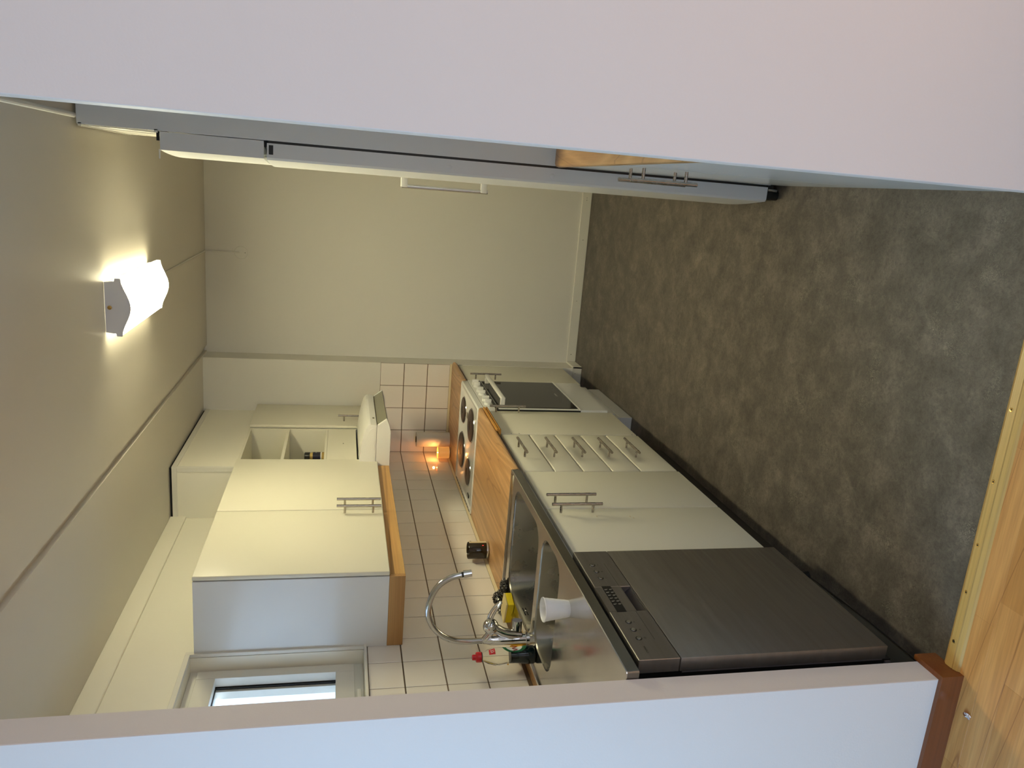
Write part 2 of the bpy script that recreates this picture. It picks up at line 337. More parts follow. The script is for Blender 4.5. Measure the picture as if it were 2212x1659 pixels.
# tiles
PT = 0.1547; TH = 0.1545
def tile_mesh(w, h, ax, nm):
    b = MB()
    if ax == 0: b.box(-0.006, 0.0, -w / 2, w / 2, -h / 2, h / 2, 0.0012, 1)
    else: b.box(-w / 2, w / 2, 0.0, 0.006, -h / 2, h / 2, 0.0012, 1)
    me = bpy.data.meshes.new(nm); bmesh.ops.recalc_face_normals(b.bm, faces=b.bm.faces); b.bm.to_mesh(me); b.bm.free(); me.materials.append(M['tile']); return me
tcache = {}
def tile(parent, ax, c, w, h):
    key = (ax, round(w, 4), round(h, 4))
    if key not in tcache: tcache[key] = tile_mesh(w, h, ax, 'tile')
    o = bpy.data.objects.new('tile', tcache[key]); COL.objects.link(o); o.parent = parent; o.location = c
    o.rotation_euler = (random.uniform(-.0012, .0012), random.uniform(-.0012, .0012), random.uniform(-.0012, .0012))
ZR = [0.912, 1.062, 1.216, 1.370]; G = 0.0034; GZ = 0.0048
ys = [2.438 + PT * k for k in range(-6, 17)] + [YT]
ys = [1.575] + ys
for i in range(len(ys) - 1):
    a, b = ys[i], ys[i + 1]
    if b - a < 0.02: continue
    for j in range(3):
        tile(WL, 0, (XL, (a + b) / 2, (ZR[j] + ZR[j + 1]) / 2), b - a - G, ZR[j + 1] - ZR[j] - GZ)
    if b < 2.76:
        w1 = min(b, 2.722)
        tile(WL, 0, (XL, (a + w1) / 2, (1.370 + 1.500) / 2), w1 - a - G, 0.130 - GZ)
mesh_obj('grout', MB().box(XL - 0.006, XL - 0.0022, 1.575, YT, 0.88, 1.3695).box(XL - 0.006, XL - 0.0022, 1.575, 2.7205, 1.36, 1.4995), M['grout'], WL)
xs = [XP, -1.3165, -1.470, -1.6235, XL]
for i in range(4):
    for j in range(3): tile(WBk, 1, ((xs[i] + xs[i + 1]) / 2, YT - 0.006, (ZR[j] + ZR[j + 1]) / 2), xs[i] - xs[i + 1] - G, ZR[j + 1] - ZR[j] - GZ)
mesh_obj('grout', B(XL, XP - 0.0005, YT - 0.0036, YT + 0.002, 0.88, 1.3695), M['grout'], WBk)
mesh_obj('sealant_strip', MB().prism([(XL, 0.914), (XL + 0.007, ZW + 0.001), (XL, ZW + 0.001)], 1, 2.96, YT - 0.006), M['caulk'], WL, label='cream sealant strip')
mesh_obj('sealant_strip', MB().prism([(YT - 0.006, 0.914), (YT - 0.013, ZW + 0.001), (YT - 0.006, ZW + 0.001)], 0, XL, -1.16), M['caulk'], WBk, label='cream sealant strip')
# baseboards
bb = MB(); T = 0.014
def bbprof(h=0.064): return h
bb.box(XP + T, 0.6, YB - T, YB, 0.0, 0.064, 0.002, 1)
bb.box(XP, XP + T, YT - T, YB, 0.0, 0.064, 0.002, 1)
bb.box(-1.60, XP + T - 0.0005, YT - T, YT, 0.0, 0.063, 0.002, 1)
BBk = mesh_obj('baseboard_back', bb, M['trim'], kind='structure')
for x in (-1.10, -0.72, -0.3, -0.02, -0.035): mesh_obj('nail_head', MB().cyl((x, YB - T - 0.0006, 0.035 + 0.01 * math.sin(x * 9)), (x, YB - T + 0.001, 0.035), 0.0022, n=8), M['ink'], BBk)
mesh_obj('nail_head', MB().cyl((-1.20, YT - T - 0.0006, 0.045), (-1.20, YT - T, 0.045), 0.0022, n=8), M['ink'], BBk)
sk = MB().prism([(-2.94, Y0 - 0.012), (XP + 0.014, Y0 - 0.012), (XP + 0.014, Y1 + 0.012), (XP, Y1 + 0.012), (XP, Y0), (-2.94, Y0)], 2, 0.0, 0.066)
mesh_obj('baseboard_front', sk, M['skirt'], kind='structure')
mesh_obj('baseboard_front', B(XR + 0.002, 2.29, Y0 - 0.012, Y0, 0.0, 0.066, 0.003, 2), M['skirt'], kind='structure')
# threshold strip
th = MB(); th.prism([(1.493, 0.0), (1.4975, 0.006), (1.509, 0.0105), (1.5105, 0.0085), (1.512, 0.0108), (1.533, 0.0115), (1.5435, 0.005), (1.546, 0.0)], 0, XP + 0.015, XR)
TR = mesh_obj('trim_1', th, M['pine'], kind='structure')
for x in (-1.0757, -0.93, -0.795, -0.62, -0.43, -0.20, 0.0):
    s = MB().lathe([(0.0056, 0), (0.0048, 0.0012), (0.0016, 0.0008)], (x, 1.524, 0.0111), 14, True, True); sc_ = mesh_obj('screw', s, M['brass'], TR, smooth=30); mesh_obj('screw_recess', MB().cyl((x, 1.524, 0.0116), (x, 1.524, 0.01215), 0.0024, n=8), M['ink'], sc_)
# cornice on left wall, soffit boxing, right ceiling strip
mesh_obj('trim_2', MB().box(xw - 0.001, xw + 0.012, 1.575, 3.94, 2.389, ZC, 0.002, 1), M['wallcream'], kind='structure')
BX = -1.505
so = MB(); so.box(XL - 0.005, BX, 3.94, YT, 2.14, 2.452)
SO = mesh_obj('trim_3', so, M['wallcream'], kind='structure')
mesh_obj('fascia', MB().box(XL, BX + 0.004, 3.936, YT, 2.427, 2.4525, 0.001, 1), M['trim'], SO)
mesh_obj('corner_batten', MB().box(BX - 0.024, BX + 0.0035, 3.9362, 3.95, 2.14, 2.4268, 0.001, 1), M['trim'], SO)
mesh_obj('shadow_gap', B(XL, BX - 0.008, 3.95, YT, 2.4525, ZC), M['gap'], SO)
mesh_obj('trim_4', MB().tube([(0.115, 1.58, ZC - 0.006), (0.115, 2.76, ZC - 0.006)], 0.008, 10), M['trim'], kind='structure')
# window
WD = mesh_obj('window_1', MB().box(-1.8465 - 0.05, -1.8465, WY0 + 0.001, WY0 + 0.03, WZ0 + 0.001, WZ1 - 0.001).box(-1.8465 - 0.05, -1.8465, WY1 - 0.006, WY1 - 0.001, WZ0 + 0.001, WZ1 - 0.001)
    .box(-1.8965, -1.8465, WY0 + 0.03, WY1 - 0.006, WZ0 + 0.001, WZ0 + 0.036).box(-1.8965, -1.8465, WY0 + 0.03, WY1 - 0.006, WZ1 - 0.03, WZ1 - 0.001), M['trim'], kind='structure')
cs = MB(); c = 0.018
cs.box(XL - 0.004, XL + 0.010, WY1, WY1 + c, WZ0 - 0.004, WZ1 + c, 0.001, 1); cs.box(XL - 0.004, XL + 0.010, WY0 - c, WY0, WZ0 - 0.004, WZ1 + c, 0.001, 1)
cs.box(XL - 0.004, XL + 0.010, WY0, WY1, WZ1, WZ1 + c, 0.001, 1); cs.box(XL - 0.004, XL + 0.014, WY0 - c, WY1 + c, WZ0 - 0.010, WZ0, 0.001, 1)
mesh_obj('window_casing', cs, M['trim'], WD)
GY1 = 2.636; GZ0 = 1.617; GZ1 = 2.052
sa = MB(); sx0, sx1 = -1.875, -1.838
sa.box(sx0, sx1, GY1, WY1 - 0.010, WZ0 + 0.036, WZ1 - 0.028, 0.001, 1); sa.box(sx0, sx1, WY0 + 0.03, WY0 + 0.09, WZ0 + 0.036, WZ1 - 0.028, 0.001, 1)
sa.box(sx0, sx1 - 0.0003, WY0 + 0.09, GY1, WZ0 + 0.036, GZ0, 0.001, 1); sa.box(sx0, sx1 - 0.0003, WY0 + 0.09, GY1, GZ1, WZ1 - 0.028, 0.001, 1)
mesh_obj('sash', sa, M['trim'], WD)
os_ = MB(); os_.box(-1.915, -1.885, GY1 - 0.018, WY1 - 0.008, GZ0 - 0.05, GZ1 + 0.05); os_.box(-1.915, -1.885, WY0 + 0.03, GY1, GZ0 - 0.05, GZ0 - 0.012); os_.box(-1.915, -1.885, WY0 + 0.03, GY1, GZ1 - 0.004, GZ1 + 0.05)
mesh_obj('outer_sash', os_, M['trim'], WD)
ga = MB(); ga.box(-1.883, -1.8765, GY1 - 0.007, GY1 + 0.004, GZ0 - 0.01, GZ1 + 0.01); ga.box(-1.885, -1.8765, WY0 + 0.05, GY1, GZ1 - 0.003, GZ1 + 0.01)
mesh_obj('gasket', ga, M['black'], WD)
mesh_obj('pane', B(-1.882, -1.878, WY0 + 0.06, GY1 + 0.001, GZ0 - 0.01, GZ1 + 0.01), M['pane'], WD)
mesh_obj('window_handle', MB().box(-1.838, -1.826, 2.38, 2.51, WZ0 + 0.012, WZ0 + 0.028, 0.004, 2).cyl((-1.8465, 2.49, WZ0 + 0.02), (-1.83, 2.49, WZ0 + 0.02), 0.008, n=12), M['trim'], WD, smooth=40)
cu = MB(); ny, nz = 60, 24; vs = []
for i in range(ny + 1):
    y = WY0 + 0.05 + (WY1 - 0.010 - WY0 - 0.05) * i / ny
    row = []
    for k in range(nz + 1):
        z = GZ0 - 0.03 + (GZ1 - 0.012 - GZ0 + 0.03) * k / nz
        row.append(cu.bm.verts.new((-1.945 + 0.008 * math.sin(y * 70 + 2 * math.sin(z * 7)) + 0.006 * mn.noise(Vector((y * 9, z * 9, 3))), y + 0.006 * math.sin(z * 14), z)))
    vs.append(row)
for i in range(ny):
    for k in range(nz): cu.bm.faces.new((vs[i][k], vs[i + 1][k], vs[i + 1][k + 1], vs[i][k + 1]))
tag(mesh_obj('curtain', cu, M['curtain'], smooth=1), 'thin white bluish cloth hanging behind the small window pane', 'curtain')
# ------------------------------------------------------------------ handles
def bar_handle(parent, p0, p1, out, r=0.006, inset=0.036, mat='brushed', stand=0.034):
    """bar from p0 to p1 (points on the bar axis), standoffs go back along -out"""
    p0 = Vector(p0); p1 = Vector(p1); d = (p1 - p0).normalized(); out = Vector(out)
    b = MB().cyl(p0, p1, r, n=16)
    h = mesh_obj('handle', b, M[mat], parent, smooth=40)
    for q in (p0 + d * inset, p1 - d * inset):
        b = MB().cyl(q - out * stand, q - out * 0.003, r * 0.82, n=12); mesh_obj('standoff', b, M[mat], h, smooth=40)
    return h
HX = XF + 0.043
# ------------------------------------------------------------------ left run base units
def base_unit(name, y0, y1, label, plinth=True, pm='plinthdark', zb=0.14):
    t = thing(name, ((XF + XL) / 2, (y0 + y1) / 2, 0), label, 'cabinet')
    c = MB(); c.box(XL + 0.01, XF - 0.02, y0 + 0.001, y0 + 0.017, zb, 0.868); c.box(XL + 0.01, XF - 0.02, y1 - 0.017, y1 - 0.001, zb, 0.868)
    c.box(XL + 0.01, XF - 0.02, y0 + 0.017, y1 - 0.017, zb, zb + 0.016); c.box(XL + 0.01, XL + 0.016, y0 + 0.017, y1 - 0.017, zb + 0.016, 0.868)
    c.box(XF - 0.026, XF - 0.02, y0 + 0.017, y1 - 0.017, 0.836, 0.856)
    mesh_obj('carcass', c, M['whitegloss'], t)
    if plinth: mesh_obj('plinth', B(XF - 0.095, XF - 0.080, y0, y1, 0.0, zb - 0.0005), M[pm], t)
    return t
def door(parent, y0, y1, z0, z1, xf=XF, name='door', bev=0.004, mat='cream'):
    return mesh_obj(name, B(xf - 0.018, xf, y0 + 0.0016, y1 - 0.0016, z0 + 0.0018, z1 - 0.0018, bev, 3), M[mat], parent, smooth=40)
t = base_unit('base_cabinet', 4.506, 4.948, 'cream base cabinet in the far corner beyond the stove', plinth=False)
d = door(t, 4.506, 4.945, 0.14, 0.860); bar_handle(d, (HX, 4.545, 0.651), (HX, 4.545, 0.845), (1, 0, 0))
t = base_unit('base_cabinet', 3.506, 3.902, 'narrow cream base cabinet with one door beside the stove, under a pull-out board', plinth=False)
d = door(t, 3.506, 3.900, 0.145, 0.852); bar_handle(d, (HX, 3.845, 0.655), (HX, 3.845, 0.850), (1, 0, 0))
for z in (0.80, 0.76, 0.17): mesh_obj('hinge_cap', MB().cyl((XF - 0.001, 3.512, z), (XF + 0.0008, 3.512, z), 0.0022, n=8), M['ink'], d)
mesh_obj('plinth', B(-1.315, -1.30, 3.504, 3.90, 0.0, 0.139), M['plinthdark'], t)
t = base_unit('drawer_cabinet', 3.004, 3.504, 'cream base cabinet with a stack of five drawers under the oak worktop')
zz = [0.140, 0.318, 0.4515, 0.5835, 0.713, 0.853]
for i in range(5):
    d = door(t, 3.006, 3.502, zz[i], zz[i + 1], name='drawer', bev=0.0065)
    hz = [0.2845, 0.417, 0.545, 0.6775, 0.813][i]
    bar_handle(d, (HX, 3.121, hz), (HX, 3.323, hz), (1, 0, 0))
t = base_unit('sink_cabinet', 2.214, 3.002, 'wide cream base cabinet with two doors and paired bar handles below the sink')
d = door(t, 2.612, 3.002, 0.137, 0.853); bar_handle(d, (HX, 2.645, 0.648), (HX, 2.645, 0.846), (1, 0, 0))
d2 = door(t, 2.216, 2.610, 0.137, 0.853); bar_handle(d2, (HX, 2.553, 0.652), (HX, 2.553, 0.848), (1, 0, 0))
for i, (y, z) in enumerate([(2.530, 0.545), (2.516, 0.536), (2.535, 0.676)]): mesh_obj('chip', MB().sph((XF + 0.0004, y, z), 0.004, (0.25, 1.4, 0.6), 8), M['caulk'], d2, label='pale chip in the laminate')
# ------------------------------------------------------------------ worktops
def bull(y0, y1, xb, xf, z0, z1, r=0.011):
    P = [(xb, z0), (xf - r * 0.6, z0)]
    for k in range(7): a = math.radians(-90 + 30 * k); P.append((xf - (z1 - z0) / 2 + (z1 - z0) / 2 * math.cos(a), (z0 + z1) / 2 + (z1 - z0) / 2 * math.sin(a)))
    P.append((xb, z1)); return MB().prism(P, 1, y0, y1)
b = bull(2.986, 3.896, XL + 0.001, -1.146, 0.8705, ZW)
b.box(XL + 0.001, -1.7135, 1.60, 2.986, 0.8705, ZW)
tag(mesh_obj('worktop', b, M['oaktop'], smooth=40, org=(-1.46, 3.4, 0)), 'oak laminate worktop between the stove and the sink', 'worktop')
tag(mesh_obj('worktop', bull(4.503, YT - 0.007, XL + 0.001, -1.146, 0.8705, ZW), M['oaktop'], smooth=40, org=(-1.46, 4.7, 0)), 'short oak laminate worktop in the far corner beyond the stove', 'worktop')
pb = MB(); pb.prism([(-1.40, 0.858), (-1.162, 0.858), (-1.152, 0.856), (-1.136, 0.857), (-1.133, 0.864), (-1.142, 0.868), (-1.134, 0.873), (-1.136, 0.880), (-1.1448, 0.880), (-1.1455, 0.8695), (-1.40, 0.8695)], 1, 3.49, 3.875)
tag(mesh_obj('cutting_board', pb, M['oakedge'], org=(-1.2, 3.7, 0.86)), 'yellowish wooden pull-out cutting board with grooved edge under the worktop beside the stove', 'cutting board')
# ------------------------------------------------------------------ stainless sink top
def fill_with_holes(mb, outer, holes, z):
    bm = mb.bm; edges = []; loops = []
    for lp in [outer] + holes:
        vs = [bm.verts.new((x, y, z)) for x, y in lp]; loops.append(vs)
        for i in range(len(vs)): edges.append(bm.edges.new((vs[i], vs[(i + 1) % len(vs)])))
    bmesh.ops.triangle_fill(bm, edges=edges, use_beauty=True, use_dissolve=False); return loops
t = thing('kitchen_sink', (-1.43, 2.29, 0.87), 'stainless steel worktop with two sunken basins and a drainer', 'sink')
SXF, SXB, SY0, SY1 = -1.146, -1.712, 1.5745, 2.985
ZS = 0.905
# deck depressed inside a raised rim
deck = MB(); b1 = rr(-1.648, -1.190, 2.490, 2.905, 0.075); b2 = rr(-1.618, -1.185, 2.205, 2.445, 0.07)
inner = rr(SXB + 0.016, SXF - 0.014, SY0 + 0.012, SY1 - 0.016, 0.012, 3)
lps = fill_with_holes(deck, inner, [b1, b2], ZS)
outer = rr(SXB + 0.010, SXF - 0.008, SY0 + 0.006, SY1 - 0.010, 0.014, 3); rim2 = rr(SXB, SXF - 0.001, SY0, SY1, 0.006, 3); rim3 = rr(SXB, SXF, SY0, SY1, 0.006, 3)
v0 = lps[0]; prev = v0
for lp, z in ((outer, 0.9115), (rim2, 0.9115), (rim3, 0.909)):
    cur = [deck.bm.verts.new((x, y, z)) for x, y in lp]
    for i in range(len(cur)): deck.bm.faces.new((prev[i], prev[(i + 1) % len(cur)], cur[(i + 1) % len(cur)], cur[i]))
    prev = cur
mesh_obj('deck', deck, M['steel'], t, smooth=35)
ap = MB(); pa = [ap.bm.verts.new((x, y, 0.909)) for x, y in rim3]; pb_ = [ap.bm.verts.new((x, y, 0.877)) for x, y in rim3]
for i in range(len(pa)): ap.bm.faces.new((pa[i], pa[(i + 1) % len(pa)], pb_[(i + 1) % len(pa)], pb_[i]))
mesh_obj('front_apron', ap, M['apron'], t, smooth=35)
def basin(x0, x1, y0, y1, r, depth, nm):
    bm = MB(); prev = None
    for dx, z in ((0, ZS), (0.003, ZS - 0.002), (0.006, ZS - 0.008), (0.012, ZS - depth + 0.03), (0.022, ZS - depth + 0.008), (0.045, ZS - depth)):
        cur = [bm.bm.verts.new((x, y, z)) for x, y in rr(x0 + dx, x1 - dx, y0 + dx, y1 - dx, max(r - dx * 0.5, 0.02))]
        if prev:
            for i in range(len(cur)): bm.bm.faces.new((prev[i], prev[(i + 1) % len(cur)], cur[(i + 1) % len(cur)], cur[i]))
        prev = cur
    bm.bm.faces.new(prev)
    return mesh_obj(nm, bm, M['steelsink'], t, smooth=50)
ba = basin(-1.648, -1.190, 2.490, 2.905, 0.075, 0.17, 'basin'); ba2 = basin(-1.618, -1.185, 2.205, 2.445, 0.07, 0.14, 'basin')
for k in range(4):
    z = 0.884 - (k % 2) * 0.011; y = 2.655 + (0.0 if k < 2 else 0.030)
    mesh_obj('overflow_slot', B(-1.6425, -1.6385, y, y + 0.020, z - 0.003, z + 0.001), M['black'], ba)
mesh_obj('screw', MB().sph((-1.638, 2.681, 0.876), 0.004, n=10), M['chrome'], ba, smooth=1)
for bb_, cx, cy, z in ((ba, -1.42, 2.70, ZS - 0.17), (ba2, -1.40, 2.32, ZS - 0.14)):
    mesh_obj('drain', MB().lathe([(0.038, 0.0005), (0.036, 0.003), (0.02, 0.001)], (cx, cy, z), 24, True, True), M['chrome'], bb_, smooth=30)
# ------------------------------------------------------------------ dishwasher
DX = -1.140; dy0, dy1 = 1.611, 2.2115
t = thing('dishwasher', (-1.43, 1.91, 0), 'dark stainless dishwasher with button panel under the steel drainer', 'dishwasher')
mesh_obj('body', B(XL + 0.03, DX - 0.045, dy0 + 0.006, dy1 - 0.004, 0.11, 0.8665), M['black'], t)
mesh_obj('door', B(DX - 0.040, DX, dy0, dy1, 0.132, 0.7485, 0.002, 2), M['dw'], t, smooth=40)
mesh_obj('door_liner', B(DX - 0.0449, DX - 0.0402, dy0 + 0.002, dy1 - 0.002, 0.14, 0.74), M['dwside'], t)
p = MB()
rz0, rz1, ry0, ry1 = 0.7530, 0.7835, 1.8435, 1.9805
p.box(DX - 0.040, DX, dy0, ry0, 0.7505, 0.8655, 0.0015, 1); p.box(DX - 0.040, DX, ry1, dy1, 0.7505, 0.8655, 0.0015, 1)
p.box(DX - 0.040, DX, ry0, ry1, rz1, 0.8655); p.box(DX - 0.040, DX - 0.001, ry0, ry1, 0.7505, rz0); p.box(DX - 0.040, DX - 0.034, ry0, ry1, rz0, rz1)
cp = mesh_obj('control_panel', p, M['dw'], t)
mesh_obj('grip_recess', MB().quad((DX - 0.0335, ry0, rz1), (DX - 0.0335, ry1, rz1), (DX - 0.006, ry1, rz0 + 0.0003), (DX - 0.006, ry0, rz0 + 0.0003)), M['griprec'], cp)
mesh_obj('display', B(DX - 0.001, DX + 0.0006, 1.8395, 1.984, 0.8145, 0.8435), M['black'], cp, label='black display with six lines of small white text')
for k in range(6):
    yy = 1.965 - 0.0165 * k
    text_obj('display_text', '65\u00b0  40\u00b0', 0.0075, (DX + 0.0009, yy - 0.004, 0.8405), (0, 0, -1), (0, 1, 0), M['inkwhite'], cp, 0.0001)
for ga_, gb_ in ((1.699, 1.8435), (1.9805, 2.127)): mesh_obj('panel_groove', B(DX - 0.001, DX + 0.0002, ga_, gb_, 0.7868, 0.7876), M['gap'], cp)
for y, sym in ((2.117, '='), (2.075, '8'), (2.034, '/'), (1.787, '*'), (1.748, 'o'), (1.707, 'O')):
    bt = mesh_obj('button', MB().cyl((DX - 0.002, y, 0.829), (DX + 0.0024, y, 0.829), 0.0068, 0.0060, 18), M['alu'], cp, smooth=40)
    mesh_obj('button_ring', MB().cyl((DX - 0.002, y, 0.829), (DX + 0.0006, y, 0.829), 0.0092, n=20), M['black'], bt)
    text_obj('button_symbol', sym, 0.009, (DX + 0.0006, y - 0.003, 0.8085), (0, 1, 0), (0, 0, 1), M['ink'], cp, 0.0001)
text_obj('brand_text', 'CYLINDA', 0.0072, (DX + 0.0007, 1.6395, 0.827), (0, 1, 0), (0, 0, 1), M['ink'], cp, 0.0001)
mesh_obj('top_gap', B(-1.60, DX - 0.046, dy0 + 0.006, dy1 - 0.004, 0.8670, 0.8755), M['gap'], t)
mesh_obj('foot', MB().cyl((-1.24, 1.64, 0), (-1.24, 1.64, 0.11), 0.018, n=14), M['black'], t, smooth=40)
mesh_obj('foot', MB().cyl((-1.24, 2.18, 0), (-1.24, 2.18, 0.11), 0.018, n=14), M['black'], t, smooth=40)
mesh_obj('kickplate', B(-1.330, -1.318, dy0 + 0.01, dy1 - 0.07, 0.004, 0.11), M['gap'], t)  # near-black board standing in for the deep shade under the dishwasher
mesh_obj('underside_tray', B(-1.62, DX - 0.05, dy0, dy1, 0.112, 0.129), M['dwside'], t)
# ------------------------------------------------------------------ stove
SX = -1.150; y0, y1 = 3.900, 4.500
t = thing('stove', (-1.46, 4.2, 0), 'white freestanding electric stove with four hotplates and black oven glass', 'stove')
mesh_obj('body', MB().box(XL + 0.012, SX - 0.03, y0 + 0.004, y1 - 0.004, 0.165, 0.868), M['enamel'], t)
hb = MB(); inner = rr(XL + 0.035, SX - 0.03, y0 + 0.022, y1 - 0.022, 0.02, 3); mid = rr(XL + 0.014, SX - 0.008, y0 + 0.003, y1 - 0.003, 0.014, 3); low = rr(XL + 0.010, SX, y0, y1, 0.016, 3)
prev = [hb.bm.verts.new((x, y, 0.8995)) for x, y in inner]; hb.bm.faces.new(prev)
for lp, z in ((rr(XL + 0.030, SX - 0.022, y0 + 0.017, y1 - 0.017, 0.02, 3), 0.9025), (mid, 0.9055), (low, 0.900), (low, 0.872)):
    cur = [hb.bm.verts.new((x, y, z)) for x, y in lp]
    for i in range(len(cur)): hb.bm.faces.new((prev[i], prev[(i + 1) % len(cur)], cur[(i + 1) % len(cur)], cur[i]))
    prev = cur
hob = mesh_obj('hob', hb, M['enamel'], t, smooth=40)
for i, (x, y, r) in enumerate(((-1.300, 4.368, 0.074), (-1.308, 4.085, 0.091), (-1.545, 4.352, 0.104), (-1.585, 4.085, 0.076))):
    pl = mesh_obj('hotplate', MB().lathe([(r + 0.002, 0.0), (r, 0.007), (r - 0.004, 0.0085), (r * 0.3, 0.0085), (r * 0.27, 0.006), (0.002, 0.006)], (x, y, 0.8995), 40, True, True), M['plate'], hob, smooth=30)
    if i in (1, 2): pass
    mesh_obj('plate_rim', MB().lathe([(r + 0.008, 0.0), (r + 0.006, 0.003), (r + 0.002, 0.0035)], (x, y, 0.8995), 40, False, False), M['chromesoft'], hob, smooth=30)
mesh_obj('badge', B(-1.312, -1.278, 4.215, 4.262, 0.8994, 0.9002), M['greytrim'], hob, label='small grey rectangle printed between the front hotplates')
vt = MB()
for k in range(12): vt.box(-1.765, -1.759, 3.93 + 0.045 * k, 3.963 + 0.045 * k, 0.9050, 0.9062)
mesh_obj('vent_slots', vt, M['gap'], hob)
mesh_obj('vent_knob', B(-1.71, -1.692, 3.990, 4.035, 0.9, 0.906, 0.001, 1), M['black'], hob)
mesh_obj('seam', B(SX - 0.03, SX - 0.003, y0 + 0.003, y1 - 0.003, 0.868, 0.872), M['black'], t)
cp = mesh_obj('control_panel', B(SX - 0.03, SX, y0 + 0.001, y1 - 0.001, 0.806, 0.868, 0.002, 1), M['enamel'], t)
for k, y in enumerate((4.405, 4.345, 4.235, 4.165, 4.045, 3.975)):
    kb = MB().cyl((SX - 0.002, y, 0.836), (SX + 0.013, y, 0.836), 0.021, 0.019, 20)
    kn = mesh_obj('knob', kb, M['plasticw'], cp, smooth=40)
    mesh_obj('knob_grip', B(SX + 0.012, SX + 0.030, y - 0.006, y + 0.006, 0.817, 0.855, 0.003, 2), M['plasticw'], kn, smooth=40)
    mesh_obj('knob_mark', B(SX - 0.001, SX + 0.0005, y - 0.004, y + 0.004, 0.8605, 0.8615), M['ink'], cp)
od = mesh_obj('oven_door', B(SX - 0.03, SX - 0.002, y0 + 0.004, y1 - 0.004, 0.335, 0.788, 0.002, 1), M['enamel'], t)
mesh_obj('oven_glass', B(SX - 0.004, SX + 0.0012, y0 + 0.022, y1 - 0.022, 0.337, 0.786, 0.001, 1), M['ovenglass'], od)
text_obj('brand_text', 'CYLINDA', 0.014, (SX + 0.0016, 4.165, 0.386), (0, 1, 0), (0, 0, 1), M['inkwhite'], od, 0.0001)
mesh_obj('vent_gap', MB().box(SX - 0.02, SX - 0.001, y0 + 0.01, y1 - 0.006, 0.790, 0.804), M['black'], t)
mesh_obj('handle', MB().box(SX + 0.036, SX + 0.052, y0 + 0.035, y1 - 0.05, 0.748, 0.772, 0.004, 2).box(SX, SX + 0.045, y0 + 0.038, y0 + 0.062, 0.748, 0.772, 0.002, 1).box(SX, SX + 0.045, y1 - 0.078, y1 - 0.053, 0.748, 0.772, 0.002, 1), M['plasticw'], od, smooth=40)
mesh_obj('side_gasket', B(SX - 0.026, SX - 0.006, y0 + 0.0005, y0 + 0.0035, 0.325, 0.80), M['black'], od)
mesh_obj('door_sill', B(SX - 0.03, SX + 0.002, y0 + 0.001, y1 - 0.001, 0.3265, 0.3335, 0.001, 1), M['plasticw'], t)
mesh_obj('warming_drawer', B(SX - 0.03, SX - 0.003, y0 + 0.001, y1 - 0.001, 0.168, 0.3255, 0.002, 1), M['whitegloss'], t)
mesh_obj('plinth', MB().box(-1.62, -1.206, 3.950, 4.56, 0.0, 0.070, 0.001, 1).box(-1.62, -1.210, 3.954, 4.556, 0.0705, 0.115, 0.001, 1).box(-1.62, -1.175, 3.92, 4.49, 0.1155, 0.1645), M['whitegloss'], t)
# ------------------------------------------------------------------ upper units
UX = -1.457
t = thing('wall_cabinet', (-1.62, 3.3, 1.42), 'large cream wall cabinet with two doors and paired bar handles above the oak worktop', 'cabinet')
c = MB(); c.box(XL + 0.001, UX - 0.021, 2.702, 2.718, 1.424, 2.136); c.box(XL + 0.001, UX - 0.021, 3.885, 3.901, 1.424, 2.136); c.box(XL + 0.001, UX - 0.021, 2.718, 3.885, 1.424, 1.44); c.box(XL + 0.001, UX - 0.021, 2.718, 3.885, 2.12, 2.136); c.box(XL + 0.001, XL + 0.006, 2.718, 3.885, 1.44, 2.12)
mesh_obj('carcass', c, M['whitegloss'], t)
d = door(t, 2.702, 3.286, 1.421, 2.140, UX); bar_handle(d, (UX + 0.042, 3.232, 1.434), (UX + 0.042, 3.232, 1.629), (1, 0, 0))
d = door(t, 3.289, 3.94, 1.421, 2.140, UX); bar_handle(d, (UX + 0.042, 3.308, 1.433), (UX + 0.042, 3.308, 1.629), (1, 0, 0))
mesh_obj('valance', B(UX - 0.039, UX - 0.021, 2.7215, 3.90, 1.362, 1.4235, 0.001, 1), M['oaktopx'], t, label='oak light valance below the doors')
mesh_obj('valance', B(XL + 0.001, UX - 0.0205, 2.702, 2.7205, 1.362, 1.4235, 0.001, 1), M['oakvalx'], t, label='oak end piece of the valance')
mesh_obj('valance_back', B(XL + 0.001, UX - 0.04, 3.88, 3.90, 1.362, 1.4235), M['oakvalx'], t)
t = thing('shelf_cabinet', (-1.62, 4.21, 1.525), 'cream wall cabinet with two open shelves and a closed panel above the hood', 'cabinet')
FX = -1.475
c = MB(); ya, yb = 3.943, 4.506; c.box(XL + 0.001, FX, ya, ya + 0.016, 1.525, 2.138); c.box(XL + 0.001, FX, yb - 0.016, yb, 1.525, 2.138)
c.box(XL + 0.001, FX, ya + 0.016, yb - 0.016, 2.124, 2.138); c.box(XL + 0.001, XL + 0.006, ya + 0.016, yb - 0.016, 1.69, 2.124)
mesh_obj('carcass', c, M['creamin'], t)
mesh_obj('shelf', B(XL + 0.006, FX - 0.0005, ya + 0.0165, yb - 0.0165, 1.908, 1.924), M['creamin'], t)
mesh_obj('shelf', B(XL + 0.006, FX - 0.0005, ya + 0.0165, yb - 0.0165, 1.689, 1.702), M['creamin'], t)
mesh_obj('panel', B(FX - 0.016, FX + 0.0005, ya + 0.017, yb - 0.017, 1.528, 1.688, 0.001, 1), M['cream'], t)
mesh_obj('screw_cap', MB().cyl((FX + 0.0006, 4.24, 1.60), (FX + 0.002, 4.24, 1.60), 0.0028, n=8), M['ink'], t)
mesh_obj('screw_cap', MB().cyl((-1.56, yb - 0.0162, 2.09), (-1.56, yb - 0.019, 2.09), 0.008, n=14), M['creamin'], t)
